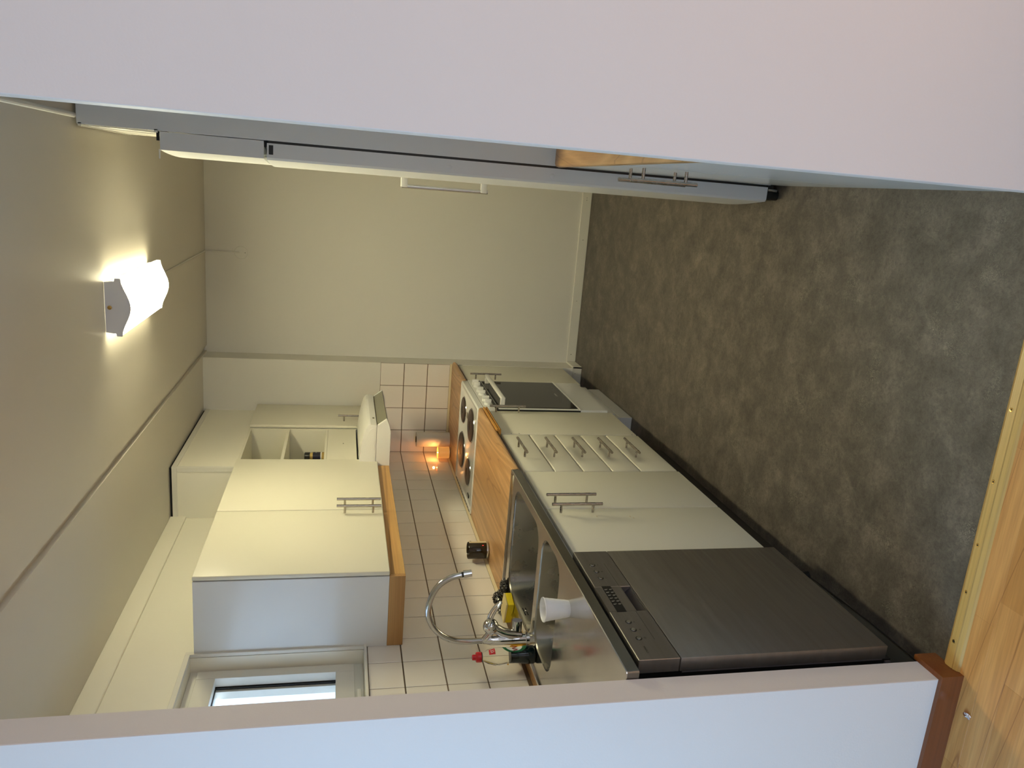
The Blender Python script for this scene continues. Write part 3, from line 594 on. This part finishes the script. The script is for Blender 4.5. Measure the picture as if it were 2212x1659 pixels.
t = thing('wall_cabinet', (-1.62, 4.73, 1.42), 'cream wall cabinet with a single door in the far corner beside the open shelves', 'cabinet')
mesh_obj('carcass', B(XL + 0.001, UX - 0.021, 4.510, 4.95, 1.424, 2.136), M['whitegloss'], t)
d = door(t, 4.512, 4.948, 1.421, 2.140, UX); bar_handle(d, (UX + 0.040, 4.59, 1.433), (UX + 0.040, 4.59, 1.633), (1, 0, 0))
# spice jars
def spice(y, x, lab):
    t = thing('spice_jar', (x, y, 1.702), lab, 'jar', 'spice jars on the open shelf')
    mesh_obj('jar', MB().lathe([(0.019, 0), (0.021, 0.003), (0.021, 0.075), (0.017, 0.082), (0.017, 0.088)], (x, y, 1.702), 20, True, True), M['jarclear'], t, smooth=40)
    mesh_obj('lid', MB().lathe([(0.0195, 0.086), (0.0195, 0.115), (0.018, 0.117)], (x, y, 1.702), 20, True, True), M['black'], t, smooth=40)
    lb = MB().lathe([(0.0214, 0.026), (0.0214, 0.07)], (x, y, 1.702), 24, False, False); mesh_obj('label_wrap', lb, M['navy'], t, smooth=1, label='navy label')
    lb = MB().lathe([(0.0215, 0.019), (0.0215, 0.026)], (x, y, 1.702), 24, False, False); mesh_obj('label_band', lb, M['whitelabel'], t, smooth=1, label='white band')
    text_obj('label_text', 'II', 0.010, (x + 0.0217, y - 0.003, 1.75), (0, 1, 0), (0, 0, 1), M['whitelabel'], t, 0.0001)
spice(4.425, -1.615, 'small spice jar with black lid and navy label, fully in view on the shelf')
spice(4.372, -1.600, 'small black-lidded spice jar on the shelf, half hidden behind the cabinet door edge')
# ------------------------------------------------------------------ hood
t = thing('range_hood', (-1.62, 4.2, 1.36), 'white range hood with grey glass visor above the stove', 'hood')
prof = [(XL + 0.002, 1.518), (-1.44, 1.518), (-1.367, 1.510), (-1.315, 1.500), (-1.275, 1.488), (-1.258, 1.478), (-1.253, 1.465), (-1.256, 1.4335), (XL + 0.002, 1.4335)]
hb = MB().prism(prof, 1, 3.905, 4.500); mesh_obj('housing', hb, M['plasticw'], t, smooth=25)
prof2 = [(XL + 0.002, 1.4315), (-1.262, 1.4315), (-1.259, 1.428), (-1.226, 1.384), (-1.226, 1.380), (-1.257, 1.368), (-1.287, 1.360), (XL + 0.002, 1.360)]
mesh_obj('lower_housing', MB().prism(prof2, 1, 3.906, 3.930).prism(prof2, 1, 4.485, 4.499).prism([(XL + 0.002, 1.4312), (-1.275, 1.4312), (-1.275, 1.372), (XL + 0.002, 1.364)], 1, 3.93, 4.485), M['plasticw'], t, smooth=25)
mesh_obj('side_inlay', MB().prism([(-1.74, 1.505), (-1.40, 1.500), (-1.33, 1.488), (-1.285, 1.470), (-1.272, 1.455), (-1.270, 1.440), (-1.74, 1.440)], 1, 3.9035, 3.906), M['plasticw'], t)
mesh_obj('visor', MB().prism([(-1.262, 1.430), (-1.228, 1.3835), (-1.231, 1.381), (-1.266, 1.428)], 1, 3.9305, 4.4845), M['visor'], t, label='grey glass visor')
mesh_obj('visor_edge', MB().tube([(-1.2285, 3.93, 1.3815), (-1.2285, 4.485, 1.3815)], 0.0022, 8), M['greytrim'], t)
mesh_obj('visor_edge', MB().tube([(-1.2635, 3.93, 1.4295), (-1.2635, 4.485, 1.4295)], 0.0018, 8), M['greytrim'], t)
mesh_obj('rating_sticker', MB().quad((-1.2535, 4.40, 1.474), (-1.2535, 4.47, 1.474), (-1.2545, 4.47, 1.440), (-1.2545, 4.40, 1.440)), M['whitelabel'], t)
for y in (4.02, 4.03): mesh_obj('light_switch_mark', B(-1.2555, -1.2525, y, y + 0.006, 1.442, 1.452), M['greytrim'], t)
mesh_obj('grease_filter', B(-1.70, -1.32, 3.95, 4.46, 1.356, 1.3598), M['alu'], t)
# ------------------------------------------------------------------ ceiling lamp and wiring
lx0, lx1, ly0, ly1 = -0.626, -0.434, 3.005, 3.650
t = thing('ceiling_lamp', ((lx0 + lx1) / 2, (ly0 + ly1) / 2, ZC), 'white box ceiling lamp with wavy lit diffuser', 'lamp')
mesh_obj('base', B(lx0 + 0.008, lx1 - 0.008, ly0 + 0.006, ly1 - 0.03, ZC - 0.014, ZC), M['lampbody'], t)
def wave(x):
    u = (x - (lx0 + lx1) / 2) / ((lx1 - lx0) / 2 + 0.009); return 2.409 - 0.031 * (0.5 + 0.5 * math.cos(math.pi * min(1, abs(u)))) ** 0.9
def wprof(e, top, off=0.0, n=22):
    xs_ = [lx0 - e + (lx1 - lx0 + 2 * e) * k / n for k in range(n + 1)]
    return [(lx0 - e + 0.006, top), ] + [(x, wave(x) + off) for x in xs_] + [(lx1 + e - 0.006, top)]
lc = mesh_obj('end_cap', MB().prism([(lx0 + 0.004, ZC - 0.002), (lx0, 2.430), (lx0 - 0.010, 2.427)] + [(x, wave(x)) for x in [lx0 - 0.010 + (lx1 - lx0 + 0.02) * k / 24 for k in range(25)]] + [(lx1 + 0.010, 2.427), (lx1, 2.430), (lx1 - 0.004, ZC - 0.002)], 1, ly0 - 0.007, ly0), M['lampbody'], t, smooth=35)
mesh_obj('end_cap', MB().prism([(lx0 + 0.004, ZC - 0.002), (lx0, 2.430), (lx0 - 0.010, 2.427)] + [(x, wave(x)) for x in [lx0 - 0.010 + (lx1 - lx0 + 0.02) * k / 24 for k in range(25)]] + [(lx1 + 0.010, 2.427), (lx1, 2.430), (lx1 - 0.004, ZC - 0.002)], 1, ly1 - 0.0075, ly1), M['lampbody'], t, smooth=35)
mesh_obj('diffuser', MB().prism([(lx0 - 0.004, 2.430)] + [(x, wave(x) + 0.0015) for x in [lx0 - 0.006 + (lx1 - lx0 + 0.012) * k / 24 for k in range(25)]] + [(lx1 + 0.004, 2.430)], 1, ly0, ly1 - 0.0075), M['diffuser'], t, smooth=35)
mesh_obj('diffuser_rim', MB().prism([(lx0 + 0.012, 2.447), (lx0 - 0.0065, 2.432), (lx0 - 0.0075, 2.412), (lx0 - 0.0062, 2.412), (lx0 - 0.0045, 2.4305), (lx1 + 0.0045, 2.4305), (lx1 + 0.0062, 2.412), (lx1 + 0.0075, 2.412), (lx1 + 0.0065, 2.432), (lx1 - 0.012, 2.447)], 1, ly0, ly1 - 0.0075), M['diffuser_rim'], t)
mesh_obj('cable_plug', MB().lathe([(0.0075, 0), (0.0075, 0.003), (0.003, 0.004)], (0, 0, 0), 18, True, True), M['brass'], t, smooth=40)
pg = [o for o in t.children if o.name.startswith('cable_plug')][0]; pg.matrix_local = Matrix.Translation(Vector((-0.530, ly0 - 0.007, 2.447)) - Vector(ORG[t])) @ Matrix.Rotation(math.radians(90), 4, 'X')
for v in pg.data.vertices: v.co += Vector(ORG[t])
cb = MB().tube([(-0.522, ly1, ZC - 0.004), (-0.521, 4.4, ZC - 0.004), (-0.521, YB - 0.01, ZC - 0.004), (-0.521, YB - 0.004, ZC - 0.012), (-0.521, YB - 0.004, 2.262)], 0.0045, 8)
t = thing('junction_box', (-0.521, YB, 2.252), 'round white painted junction box cover high on the back wall with its cable', 'junction box')
mesh_obj('cover', MB().cyl((-0.521, YB, 2.252), (-0.521, YB - 0.004, 2.252), 0.040, 0.038, 32), M['wall'], t, smooth=40)
mesh_obj('cable', cb, M['wall'], t, smooth=60)
for dz in (0.024, -0.024): mesh_obj('screw', MB().cyl((-0.521, YB - 0.004, 2.252 + dz), (-0.521, YB - 0.005, 2.252 + dz), 0.0025, n=8), M['ink'], t)
# ------------------------------------------------------------------ right side: base cabinets, worktop, tall unit, fridge
RX = 0.090; FY0, FY1 = 2.760, 3.360
t = thing('base_cabinet', (0.4, 2.17, 0), 'glossy white base cabinet with two doors and bar handles beside the fridge', 'cabinet')
mesh_obj('carcass', B(RX + 0.020, 0.71, 1.58, FY0 - 0.002, 0.10, 0.868), M['whitegloss'], t)
for a, b_ in ((1.582, 2.187), (2.190, FY0 - 0.003)):
    d = mesh_obj('door', B(RX, RX + 0.018, a, b_, 0.12, 0.862, 0.0012, 1), M['whitegloss'], t, smooth=40)
    y = 2.130 if a < 2 else 2.245
    bar_handle(d, (RX - 0.038, y, 0.640 if a < 2 else 0.625), (RX - 0.038, y, 0.842 if a < 2 else 0.838), (-1, 0, 0), 0.006)
mesh_obj('plinth', B(RX + 0.0015, RX + 0.016, 1.58, FY0 - 0.003, 0.0, 0.1185), M['whitegloss'], t)
P = [(0.715, 0.870), (RX + 0.008, 0.870), (RX - 0.001, 0.876), (RX - 0.004, 0.885), (RX - 0.001, 0.895), (RX + 0.008, 0.90), (0.715, 0.90)]
tag(mesh_obj('worktop', MB().prism(P, 1, 1.575, FY0 - 0.001), M['oaktop'], smooth=40, org=(0.4, 2.17, 0)), 'oak laminate worktop on the right, ending against the tall fridge unit', 'worktop')
t = thing('tall_cabinet', (0.4, 3.06, 0), 'tall white fridge housing with top flap and lattice vent reaching the ceiling', 'cabinet')
mesh_obj('side_panel', B(RX, 0.70, FY0, FY0 + 0.018, 0.045, 2.452, 0.001, 1), M['fridge'], t)
mesh_obj('side_panel', B(RX, 0.70, FY1 - 0.018, FY1, 0.045, 2.452, 0.001, 1), M['fridge'], t)
mesh_obj('shelf', MB().box(RX + 0.02, 0.70, FY0 + 0.018, FY1 - 0.018, 1.884, 1.900).box(RX + 0.02, 0.70, FY0 + 0.018, FY1 - 0.018, 2.195, 2.21).box(0.68, 0.70, FY0 + 0.018, FY1 - 0.018, 0.045, 2.45), M['fridge'], t)
fp = MB(); nn = 10
fa, fb = FY0 + 0.001, FY1 - 0.001
poly = [(RX - 0.002, fa), (0.032, fa)] + [(0.032 - 0.012 * math.sin(math.pi * k / nn) ** 0.8 - 0.010 * k / nn, fa + (fb - fa) * k / nn) for k in range(1, nn + 1)] + [(RX - 0.006, fb)]
mesh_obj('flap_door', MB().prism(poly, 2, 1.892, 2.210), M['fridge'], t, smooth=30)
mesh_obj('door_stop', MB().box(0.022, 0.034, FY0 + 0.0005, FY0 + 0.006, 2.2105, 2.2145).tube([(0.03, FY0 + 0.004, 2.212), (0.005, FY0 + 0.01, 2.214)], 0.0025, 8), M['plasticw'], t)
lt = MB()
fr0, fr1, fz0, fz1 = FY0 + 0.0, FY1, 2.216, 2.448
lt.box(RX - 0.006, RX + 0.004, fr0, fr1, fz0, fz0 + 0.01); lt.box(RX - 0.006, RX + 0.004, fr0, fr1, fz1 - 0.01, fz1)
for s in (1, -1):
    for k in range(-12, 36):
        ya = fr0 + 0.03 * k
        yb2 = ya + s * (fz1 - fz0) * 1.0
        if s == -1: ya, yb2 = fr0 + 0.03 * k + 0.2, fr0 + 0.03 * k + 0.2 - (fz1 - fz0)
        a = Vector((RX + (0.0 if s == 1 else -0.003), ya, fz0)); b_ = Vector((a.x, yb2, fz1)); d_ = b_ - a
        t0, t1 = 0.0, 1.0
        for lim, sg in ((fr0, 1), (fr1, -1)):
            va, vb = sg * (a.y - lim), sg * (b_.y - lim)
            if va < 0 and vb < 0: t0 = 2
            elif va < 0: t0 = max(t0, -va / (vb - va))
            elif vb < 0: t1 = min(t1, va / (va - vb))
        if t1 - t0 > 0.05: lt.tube([a + d_ * t0, a + d_ * t1], 0.0011, 5)
mesh_obj('vent_lattice', lt, M['trim'], t, label='cream diagonal lattice vent')
mesh_obj('vent_backing', B(RX + 0.018, RX + 0.022, FY0 + 0.018, FY1 - 0.018, 2.211, 2.45), M['greytrim'], t)  # sheet added behind the lattice so its openings look shaded
mesh_obj('hinge', MB().box(RX - 0.03, RX - 0.002, FY0 + 0.004, FY0 + 0.012, 2.213, 2.221).box(RX - 0.022, RX - 0.002, FY0 + 0.008, FY0 + 0.02, 1.87, 1.89), M['gap'], t)
t = thing('fridge', (0.37, 3.06, 0), 'tall white fridge with bowed door and long bar handle facing the stove', 'fridge')
mesh_obj('body', B(RX + 0.008, 0.67, FY0 + 0.021, FY1 - 0.021, 0.055, 1.880), M['fridge'], t)
poly = [(RX - 0.008, fa), (0.036, fa), (0.0285, fa + 0.006)] + [(0.0285 - 0.0165 * math.sin(math.pi * k / 16) - 0.006 * k / 16, fa + 0.006 + (fb - fa - 0.012) * k / 16) for k in range(1, 17)] + [(0.036, fb), (RX - 0.008, fb)]
fd = mesh_obj('door', MB().prism(poly, 2, 0.055, 1.882), M['fridge'], t, smooth=30)
mesh_obj('door_gasket', B(RX - 0.008, RX + 0.008, FY0 + 0.003, FY1 - 0.003, 0.06, 1.878), M['black'], t)
mesh_obj('hinge_socket', B(0.046, 0.076, FY0 - 0.0005, FY0 + 0.003, 1.862, 1.876), M['black'], fd)
for z in (1.275, 0.905): mesh_obj('door_cap', MB().lathe([(0.0085, 0), (0.006, 0.0012), (0.001, 0.0016)], (0, 0, 0), 16, True, True), M['fridge'], fd, smooth=40)
for k, o in enumerate([c_ for c_ in fd.children if c_.name.startswith('door_cap')]):
    for v in o.data.vertices: v.co += Vector(ORG[fd])
    o.matrix_local = Matrix.Translation(Vector((0.055, fa, (1.275, 0.905)[k])) - Vector(ORG[fd])) @ Matrix.Rotation(math.radians(90), 4, 'X')
hy = 3.322; hx = -0.024
h = mesh_obj('handle', MB().cyl((hx, hy, 1.035), (hx, hy, 1.398), 0.0085, n=18), M['alu'], fd, smooth=40)
for z0, z1 in ((1.040, 1.066), (1.374, 1.402)): mesh_obj('handle_bracket', B(hx - 0.004, 0.022, hy - 0.012, hy + 0.012, z0, z1, 0.003, 2), M['plasticw'], h, smooth=40)
mesh_obj('handle_backplate', B(0.0135, 0.0185, hy - 0.01, hy + 0.01, 1.045, 1.395, 0.002, 1), M['plasticw'], h)
mesh_obj('foot', MB().cyl((0.055, FY0 + 0.03, 0), (0.055, FY0 + 0.03, 0.054), 0.02, n=14), M['black'], t, smooth=40)
mesh_obj('foot', MB().cyl((0.05, FY1 - 0.04, 0), (0.05, FY1 - 0.04, 0.054), 0.02, n=14), M['black'], t, smooth=40)
mesh_obj('foot_bracket', B(0.04, 0.10, FY0 + 0.006, FY0 + 0.05, 0.03, 0.054), M['black'], t)
mesh_obj('hinge_pin', MB().cyl((0.072, FY0 + 0.012, 0.012), (0.072, FY0 + 0.012, 0.05), 0.007, n=12), M['alu'], t, smooth=40)
# ------------------------------------------------------------------ small things on the counter
FXc, FYc = -1.665, 2.53
t = thing('faucet', (FXc, FYc, ZS), 'chrome kitchen faucet with tall curved spout and loop lever behind the sink', 'faucet')
body = MB().lathe([(0.026, 0.0), (0.026, 0.006), (0.0225, 0.010), (0.0215, 0.06), (0.0205, 0.11), (0.0185, 0.145), (0.0135, 0.158), (0.0125, 0.170)], (FXc, FYc, ZS), 28, True, True)
mesh_obj('body', body, M['chrome'], t, smooth=40)
mesh_obj('neck', MB().tube([(FXc + 0.018, FYc, 0.930), (-1.642, FYc, 0.965), (-1.633, FYc, 1.00), (-1.612, FYc, 1.035)], [0.017, 0.019], 16, True, 6), M['chrome'], t, smooth=60)
mesh_obj('lever_ball', MB().sph((-1.605, FYc, 1.050), 0.030, (1, 1, 1), 24), M['chrome'], t, smooth=1)
lv = MB()
for s in (1, -1): lv.tube([(-1.600, FYc + s * 0.020, 1.060), (-1.565, FYc + s * 0.018, 1.054), (-1.53, FYc + s * 0.013, 1.037), (-1.508, FYc + s * 0.004, 1.020), (-1.505, FYc, 1.018)], 0.0050, 10, True, 5)
lv.sph((-1.507, FYc, 1.019), 0.007, n=10)
mesh_obj('lever', lv, M['chrome'], t, smooth=60)
mesh_obj('spout_base', MB().tube([(-1.612, FYc, 1.040), (-1.640, FYc, 1.055), (-1.665, FYc, 1.075)], [0.015, 0.0125], 14, True, 4), M['chrome'], t, smooth=60)
sp = [(-1.665, FYc, 1.06), (-1.665, FYc, 1.10), (-1.664, FYc, 1.150), (-1.655, FYc, 1.195), (-1.629, FYc, 1.240), (-1.585, FYc, 1.276), (-1.529, FYc, 1.291), (-1.47, FYc, 1.280), (-1.426, FYc, 1.256), (-1.397, FYc, 1.215), (-1.386, FYc, 1.175)]
s_ = mesh_obj('spout', MB().tube(sp, 0.0112, 16, True, 5), M['chromesoft'], t, smooth=60)
mesh_obj('aerator', MB().cyl((-1.3845, FYc, 1.168), (-1.380, FYc, 1.138), 0.0145, 0.0130, 18), M['chrome'], s_, smooth=40)
mesh_obj('aerator_gap', MB().cyl((-1.3858, FYc, 1.1752), (-1.3845, FYc, 1.1675), 0.0100, n=14), M['black'], s_, smooth=40)
mesh_obj('valve_knob', MB().cyl((-1.650, FYc + 0.010, 0.944), (-1.594, FYc + 0.016, 0.944), 0.0195, 0.0185, 24), M['chrome'], t, smooth=40)
# disposable cup
t = thing('cup', (-1.270, 2.085, ZS), 'white disposable plastic cup standing on the steel drainer', 'cup')
pr = [(0.026, 0.0), (0.0265, 0.003)] + [(0.0268 + 0.0098 * k / 8 + (0.0003 if k % 2 else 0), 0.003 + 0.076 * k / 8) for k in range(1, 9)] + [(0.0385, 0.080), (0.0390, 0.082), (0.0380, 0.084), (0.0355, 0.082), (0.0255, 0.004), (0.001, 0.003)]
mesh_obj('cup_body', MB().lathe(pr, (-1.272, 2.085, ZS), 36, True, True), M['cup'], t, smooth=50)
# detergent bottle
bx, by = -1.650, 2.405
t = thing('detergent_bottle', (bx, by, ZS), 'clear dish soap bottle with red cap and dark green liquid behind the sink', 'bottle')
pf = [(0.030, 0.0), (0.034, 0.006), (0.0345, 0.03), (0.030, 0.055), (0.0285, 0.075), (0.0295, 0.105), (0.034, 0.135), (0.0335, 0.150), (0.026, 0.175), (0.0165, 0.192), (0.0155, 0.198)]
SC = (0.92, 1.0)
mesh_obj('bottle', MB().lathe(pf, (bx, by, ZS), 32, True, True, None, SC), M['petclear'], t, smooth=60)
pq = [(r + 0.0004, z) for r, z in pf if z < 0.09]
mesh_obj('liquid', MB().lathe([(0.0300, 0.001), (0.0343, 0.0065), (0.0349, 0.03), (0.0304, 0.055), (0.0289, 0.075), (0.0290, 0.094)], (bx, by, ZS), 32, True, True, None, SC), M['liquid'], t, smooth=60)
mesh_obj('neck_ring', MB().lathe([(0.0175, 0.197), (0.0175, 0.200)], (bx, by, ZS), 24, True, True), M['ink'], t, smooth=40)
mesh_obj('cap', MB().lathe([(0.0185, 0.2005), (0.0185, 0.216), (0.0165, 0.219), (0.0105, 0.2195), (0.0100, 0.231), (0.008, 0.233)], (bx, by, ZS), 24, True, True), M['red'], t, smooth=35)
def patch(name, a0, a1, z0, z1, rfun, mat, off, shape='rect', n=14):
    b = MB(); rows = []
    for i in range(n + 1):
        u = i / n; a = math.radians(a0 + (a1 - a0) * u)
        hh = 1.0 if shape == 'rect' else math.sqrt(max(0.0, 1 - (2 * u - 1) ** 2))
        zm = (z0 + z1) / 2; row = []
        for k in range(9):
            z = zm + (k / 8 - 0.5) * (z1 - z0) * hh; r = rfun(z) + off
            row.append(b.bm.verts.new((bx + r * SC[0] * math.cos(a), by + r * SC[1] * math.sin(a), ZS + z)))
        rows.append(row)
    for i in range(n):
        for k in range(8):
            try: b.bm.faces.new((rows[i][k], rows[i + 1][k], rows[i + 1][k + 1], rows[i][k + 1]))
            except ValueError: pass
    bmesh.ops.remove_doubles(b.bm, verts=b.bm.verts, dist=0.00005)
    return mesh_obj(name, b, mat, t, smooth=1)
def rf(z):
    for (r0, z0_), (r1, z1_) in zip(pf, pf[1:]):
        if z0_ <= z <= z1_: return r0 + (r1 - r0) * (z - z0_) / (z1_ - z0_ + 1e-9)
    return pf[-1][0]
patch('green_label', -35, 70, 0.032, 0.122, rf, M['greenlabel'], 0.0011, 'oval')['label'] = 'green oval label'
patch('white_label', -22, 57, 0.048, 0.108, rf, M['whitelabel'], 0.0017, 'oval')['label'] = 'white oval label with dark red letter'
text_obj('label_text', 'W', 0.030, (bx + 0.0302, by - 0.020, ZS + 0.068), (0.16, 1, 0), (0, 0, 1), M['inkred'], t, 0.0003)
patch('red_tag', -40, 8, 0.152, 0.174, rf, M['redlabel'], 0.0008)['label'] = 'small red tag'
text_obj('tag_text', 'IT', 0.017, (bx + 0.0298, by - 0.0165, ZS + 0.157), (0.2, 1, 0), (-0.45, 0, 1), M['whitelabel'], t, 0.0003)
# sponge
t = thing('sponge', (-1.69, 2.80, ZS), 'yellow kitchen sponge with pale scouring side lying behind the sink', 'sponge')
mm = Matrix.Translation((-1.694, 2.803, ZS + 0.0008)) @ Matrix.Rotation(math.radians(-16), 4, 'Z')
for nm, z0, z1, mt, lb in (('foam', 0.0, 0.026, 'yellow', 'yellow foam layer'), ('scouring_pad', 0.0262, 0.034, 'scour', 'pale scouring layer')):
    g = MB().box(-0.052, 0.052, -0.035, 0.035, z0, z1, 0.002, 1); bmesh.ops.transform(g.bm, matrix=mm, verts=g.bm.verts)
    mesh_obj(nm, g, M[mt], t, label=lb)
# steel wool
wo = MB(); random.seed(11)
def curl(c, R, sc, n):
    for _ in range(n):
        u = Vector((random.gauss(0, 1), random.gauss(0, 1), random.gauss(0, 1))).normalized() * R * random.random() ** 0.4
        p = Vector(c) + Vector((u.x * sc[0], u.y * sc[1], u.z * sc[2])); p.z = max(p.z, ZS + 0.003)
        r = random.uniform(0.0025, 0.005); ax = Vector((random.gauss(0, 1), random.gauss(0, 1), random.gauss(0, 1))).normalized(); e1 = ax.orthogonal().normalized(); e2 = ax.cross(e1)
        pts = [p + (e1 * math.cos(a) + e2 * math.sin(a)) * r + ax * a * 0.0004 for a in [k * 0.9 for k in range(9)]]
        for q in pts: q.z = max(q.z, ZS + 0.0008)
        wo.tube(pts, 0.00085, 3, False)
curl((-1.712, 2.905, ZS + 0.024), 0.040, (1.0, 0.9, 0.85), 900)
curl((-1.662, 2.925, ZS + 0.012), 0.030, (1.1, 0.9, 0.5), 420)
curl((-1.742, 2.865, ZS + 0.020), 0.026, (0.8, 1.2, 0.9), 320)
tag(mesh_obj('steel_wool', wo, M['wool'], org=(-1.71, 2.9, ZS)), 'dark tangled steel wool scourer lying behind the yellow sponge', 'scourer')
# cloth
cl_ = MB(); nu, nv = 34, 22; rows = []
for i in range(nu + 1):
    u = i / nu; row = []
    for k in range(nv + 1):
        v = k / nv
        x = -1.752 + 0.066 * v + 0.014 * math.sin(u * 9 + v * 4) * (0.4 + v) ; y = 2.492 + 0.165 * u
        z = ZS + 0.003 + 0.068 * (1 - v) ** 0.8 * (0.75 + 0.25 * math.cos(u * 6.0)) * (1 - 0.55 * max(0, (u - 0.55) / 0.45)) + 0.006 * math.sin(u * 21 + v * 5) * (1 - v) + 0.004 * (mn.noise(Vector((u * 6, v * 6, 0))) + 0.5)
        row.append(cl_.bm.verts.new((x, y, max(z, ZS + 0.002))))
    rows.append(row)
for i in range(nu):
    for k in range(nv): cl_.bm.faces.new((rows[i][k], rows[i + 1][k], rows[i + 1][k + 1], rows[i][k + 1]))
tag(mesh_obj('dishcloth', cl_, M['cloth'], smooth=1, org=(-1.73, 2.54, ZS)), 'crumpled yellow dishcloth behind the faucet beside the soap bottle', 'cloth')
# dark candle glass
cx, cy = -1.718, 3.375
t = thing('candle_jar', (cx, cy, ZW), 'dark brown glass candle jar with white label on the oak worktop by the tiles', 'candle')
mesh_obj('jar', MB().lathe([(0.036, 0), (0.0405, 0.004), (0.0415, 0.02), (0.0415, 0.099), (0.040, 0.101), (0.038, 0.099), (0.038, 0.045), (0.001, 0.045)], (cx, cy, ZW), 36, True, True), M['darkglass'], t, smooth=45)
mesh_obj('base_glass', MB().lathe([(0.0372, 0.0005), (0.0418, 0.0042), (0.0420, 0.012), (0.0418, 0.013)], (cx, cy, ZW), 36, False, False), M['alu'], t, smooth=45)
def arc(cx, cy, r, a0, a1, z0, z1, n=12):
    b = MB(); A = [math.radians(a0 + (a1 - a0) * k / n) for k in range(n + 1)]
    lo = [b.bm.verts.new((cx + r * math.cos(a), cy + r * math.sin(a), z0)) for a in A]; hi = [b.bm.verts.new((cx + r * math.cos(a), cy + r * math.sin(a), z1)) for a in A]
    for k in range(n): b.bm.faces.new((lo[k], lo[k + 1], hi[k + 1], hi[k]))
    return b
mesh_obj('paper_label', arc(cx, cy, 0.0421, -8, 80, ZW + 0.012, ZW + 0.097), M['caulk'], t, smooth=1, label='white paper label')
text_obj('label_text', 'KUPI', 0.012, (cx + 0.0395, cy + 0.012, ZW + 0.082), (-0.3, 1, 0), (0, 0, 1), M['ink'], t, 0.0001)
mesh_obj('glow_spot', MB().sph((cx + 0.0415 * math.cos(-0.55), cy + 0.0415 * math.sin(-0.55), ZW + 0.032), 0.0022, (0.6, 0.8, 1.8), 10), M['led'], t, label='small red glint')  # self-glowing bead imitating a red glint on the jar
# lit candle
cx, cy = -1.727, 4.800
t = thing('lit_candle', (cx, cy, ZW), 'small lit candle glowing orange in a glass in the far tiled corner', 'candle')
mesh_obj('glass', MB().lathe([(0.034, 0.0), (0.0375, 0.003), (0.0385, 0.012), (0.0385, 0.084), (0.0375, 0.0855), (0.0365, 0.084), (0.0365, 0.052), (0.001, 0.051)], (cx, cy, ZW), 32, True, True), M['wax'], t, smooth=45)
mesh_obj('base_ring', MB().lathe([(0.0352, 0.0005), (0.0388, 0.0045), (0.0390, 0.010)], (cx, cy, ZW), 32, False, False), M['alu'], t, smooth=45)
mesh_obj('wick', MB().cyl((cx, cy, ZW + 0.051), (cx, cy, ZW + 0.060), 0.0008, n=6), M['ink'], t)
mesh_obj('flame', MB().lathe([(0.0015, 0.058), (0.0046, 0.064), (0.0050, 0.069), (0.0034, 0.078), (0.0006, 0.088)], (cx, cy, ZW), 14, True, True), M['flame'], t, smooth=60)
text_obj('label_text', 'LLLL', 0.009, (cx + 0.0390, cy + 0.002, ZW + 0.03), (0, 0, 1), (0, 1, 0), M['inkred'], t, 0.0001)
pl = bpy.data.lights.new('candle_light', 'POINT'); pl.energy = 0.28; pl.color = (1.0, 0.42, 0.10); pl.shadow_soft_size = 0.008
po = bpy.data.objects.new('candle_light', pl); COL.objects.link(po); po.location = (cx, cy, ZW + 0.105)
# paper roll
cx, cy = -1.668, 4.893
t = thing('paper_roll', (cx, cy, ZW), 'upright roll of white kitchen paper in the far tiled corner', 'paper roll')
mesh_obj('paper', MB().lathe([(0.0475, 0.0), (0.0485, 0.004), (0.0485, 0.218), (0.0475, 0.221), (0.021, 0.221), (0.020, 0.19), (0.001, 0.19)], (cx, cy, ZW), 36, True, True), M['paper'], t, smooth=45)
mesh_obj('tube', MB().lathe([(0.0208, 0.1905), (0.0208, 0.2235), (0.0198, 0.2235), (0.0198, 0.1905)], (cx, cy, ZW), 24, False, False), M['card'], t, smooth=45)
mesh_obj('loose_sheet', arc(cx, cy, 0.0492, -60, 25, ZW + 0.001, ZW + 0.219), M['paper'], t, smooth=1)
# foil scrap on the living room floor
random.seed(3); f = MB(); bm_ = bmesh.new(); bmesh.ops.create_icosphere(bm_, subdivisions=2, radius=0.012)
for v in bm_.verts: v.co *= 0.6 + 0.7 * random.random(); v.co = Vector((v.co.x * 0.45 + v.co.y * 0.3 + v.co.x * 0.1, v.co.y * 0.95, max(v.co.z * 0.42, -0.0035))) 
f.merge(bm_, Matrix.Translation((-1.241, 1.437, 0.0036)) @ Matrix.Rotation(0.35, 4, 'Z')); tag(mesh_obj('foil_scrap', f, M['foil'], org=(-1.24, 1.437, 0)), 'tiny crumpled silver foil scrap on the parquet beside the brown skirting', 'litter')
# bare screed patch and curled vinyl edge under the dishwasher
mesh_obj('vinyl_edge', MB().tube([(-1.212, 1.60, 0.001), (-1.216, 1.85, 0.0016), (-1.232, 2.12, 0.001), (-1.236, 2.16, 0.001)], 0.0022, 6), M['plinthdark'], fl)
mesh_obj('bare_screed', MB().box(-1.70, -1.236, 1.98, 2.165, 0.0, 0.0012).box(-1.70, -1.219, 1.60, 1.98, 0.0, 0.0010), [M['concrete']], fl)
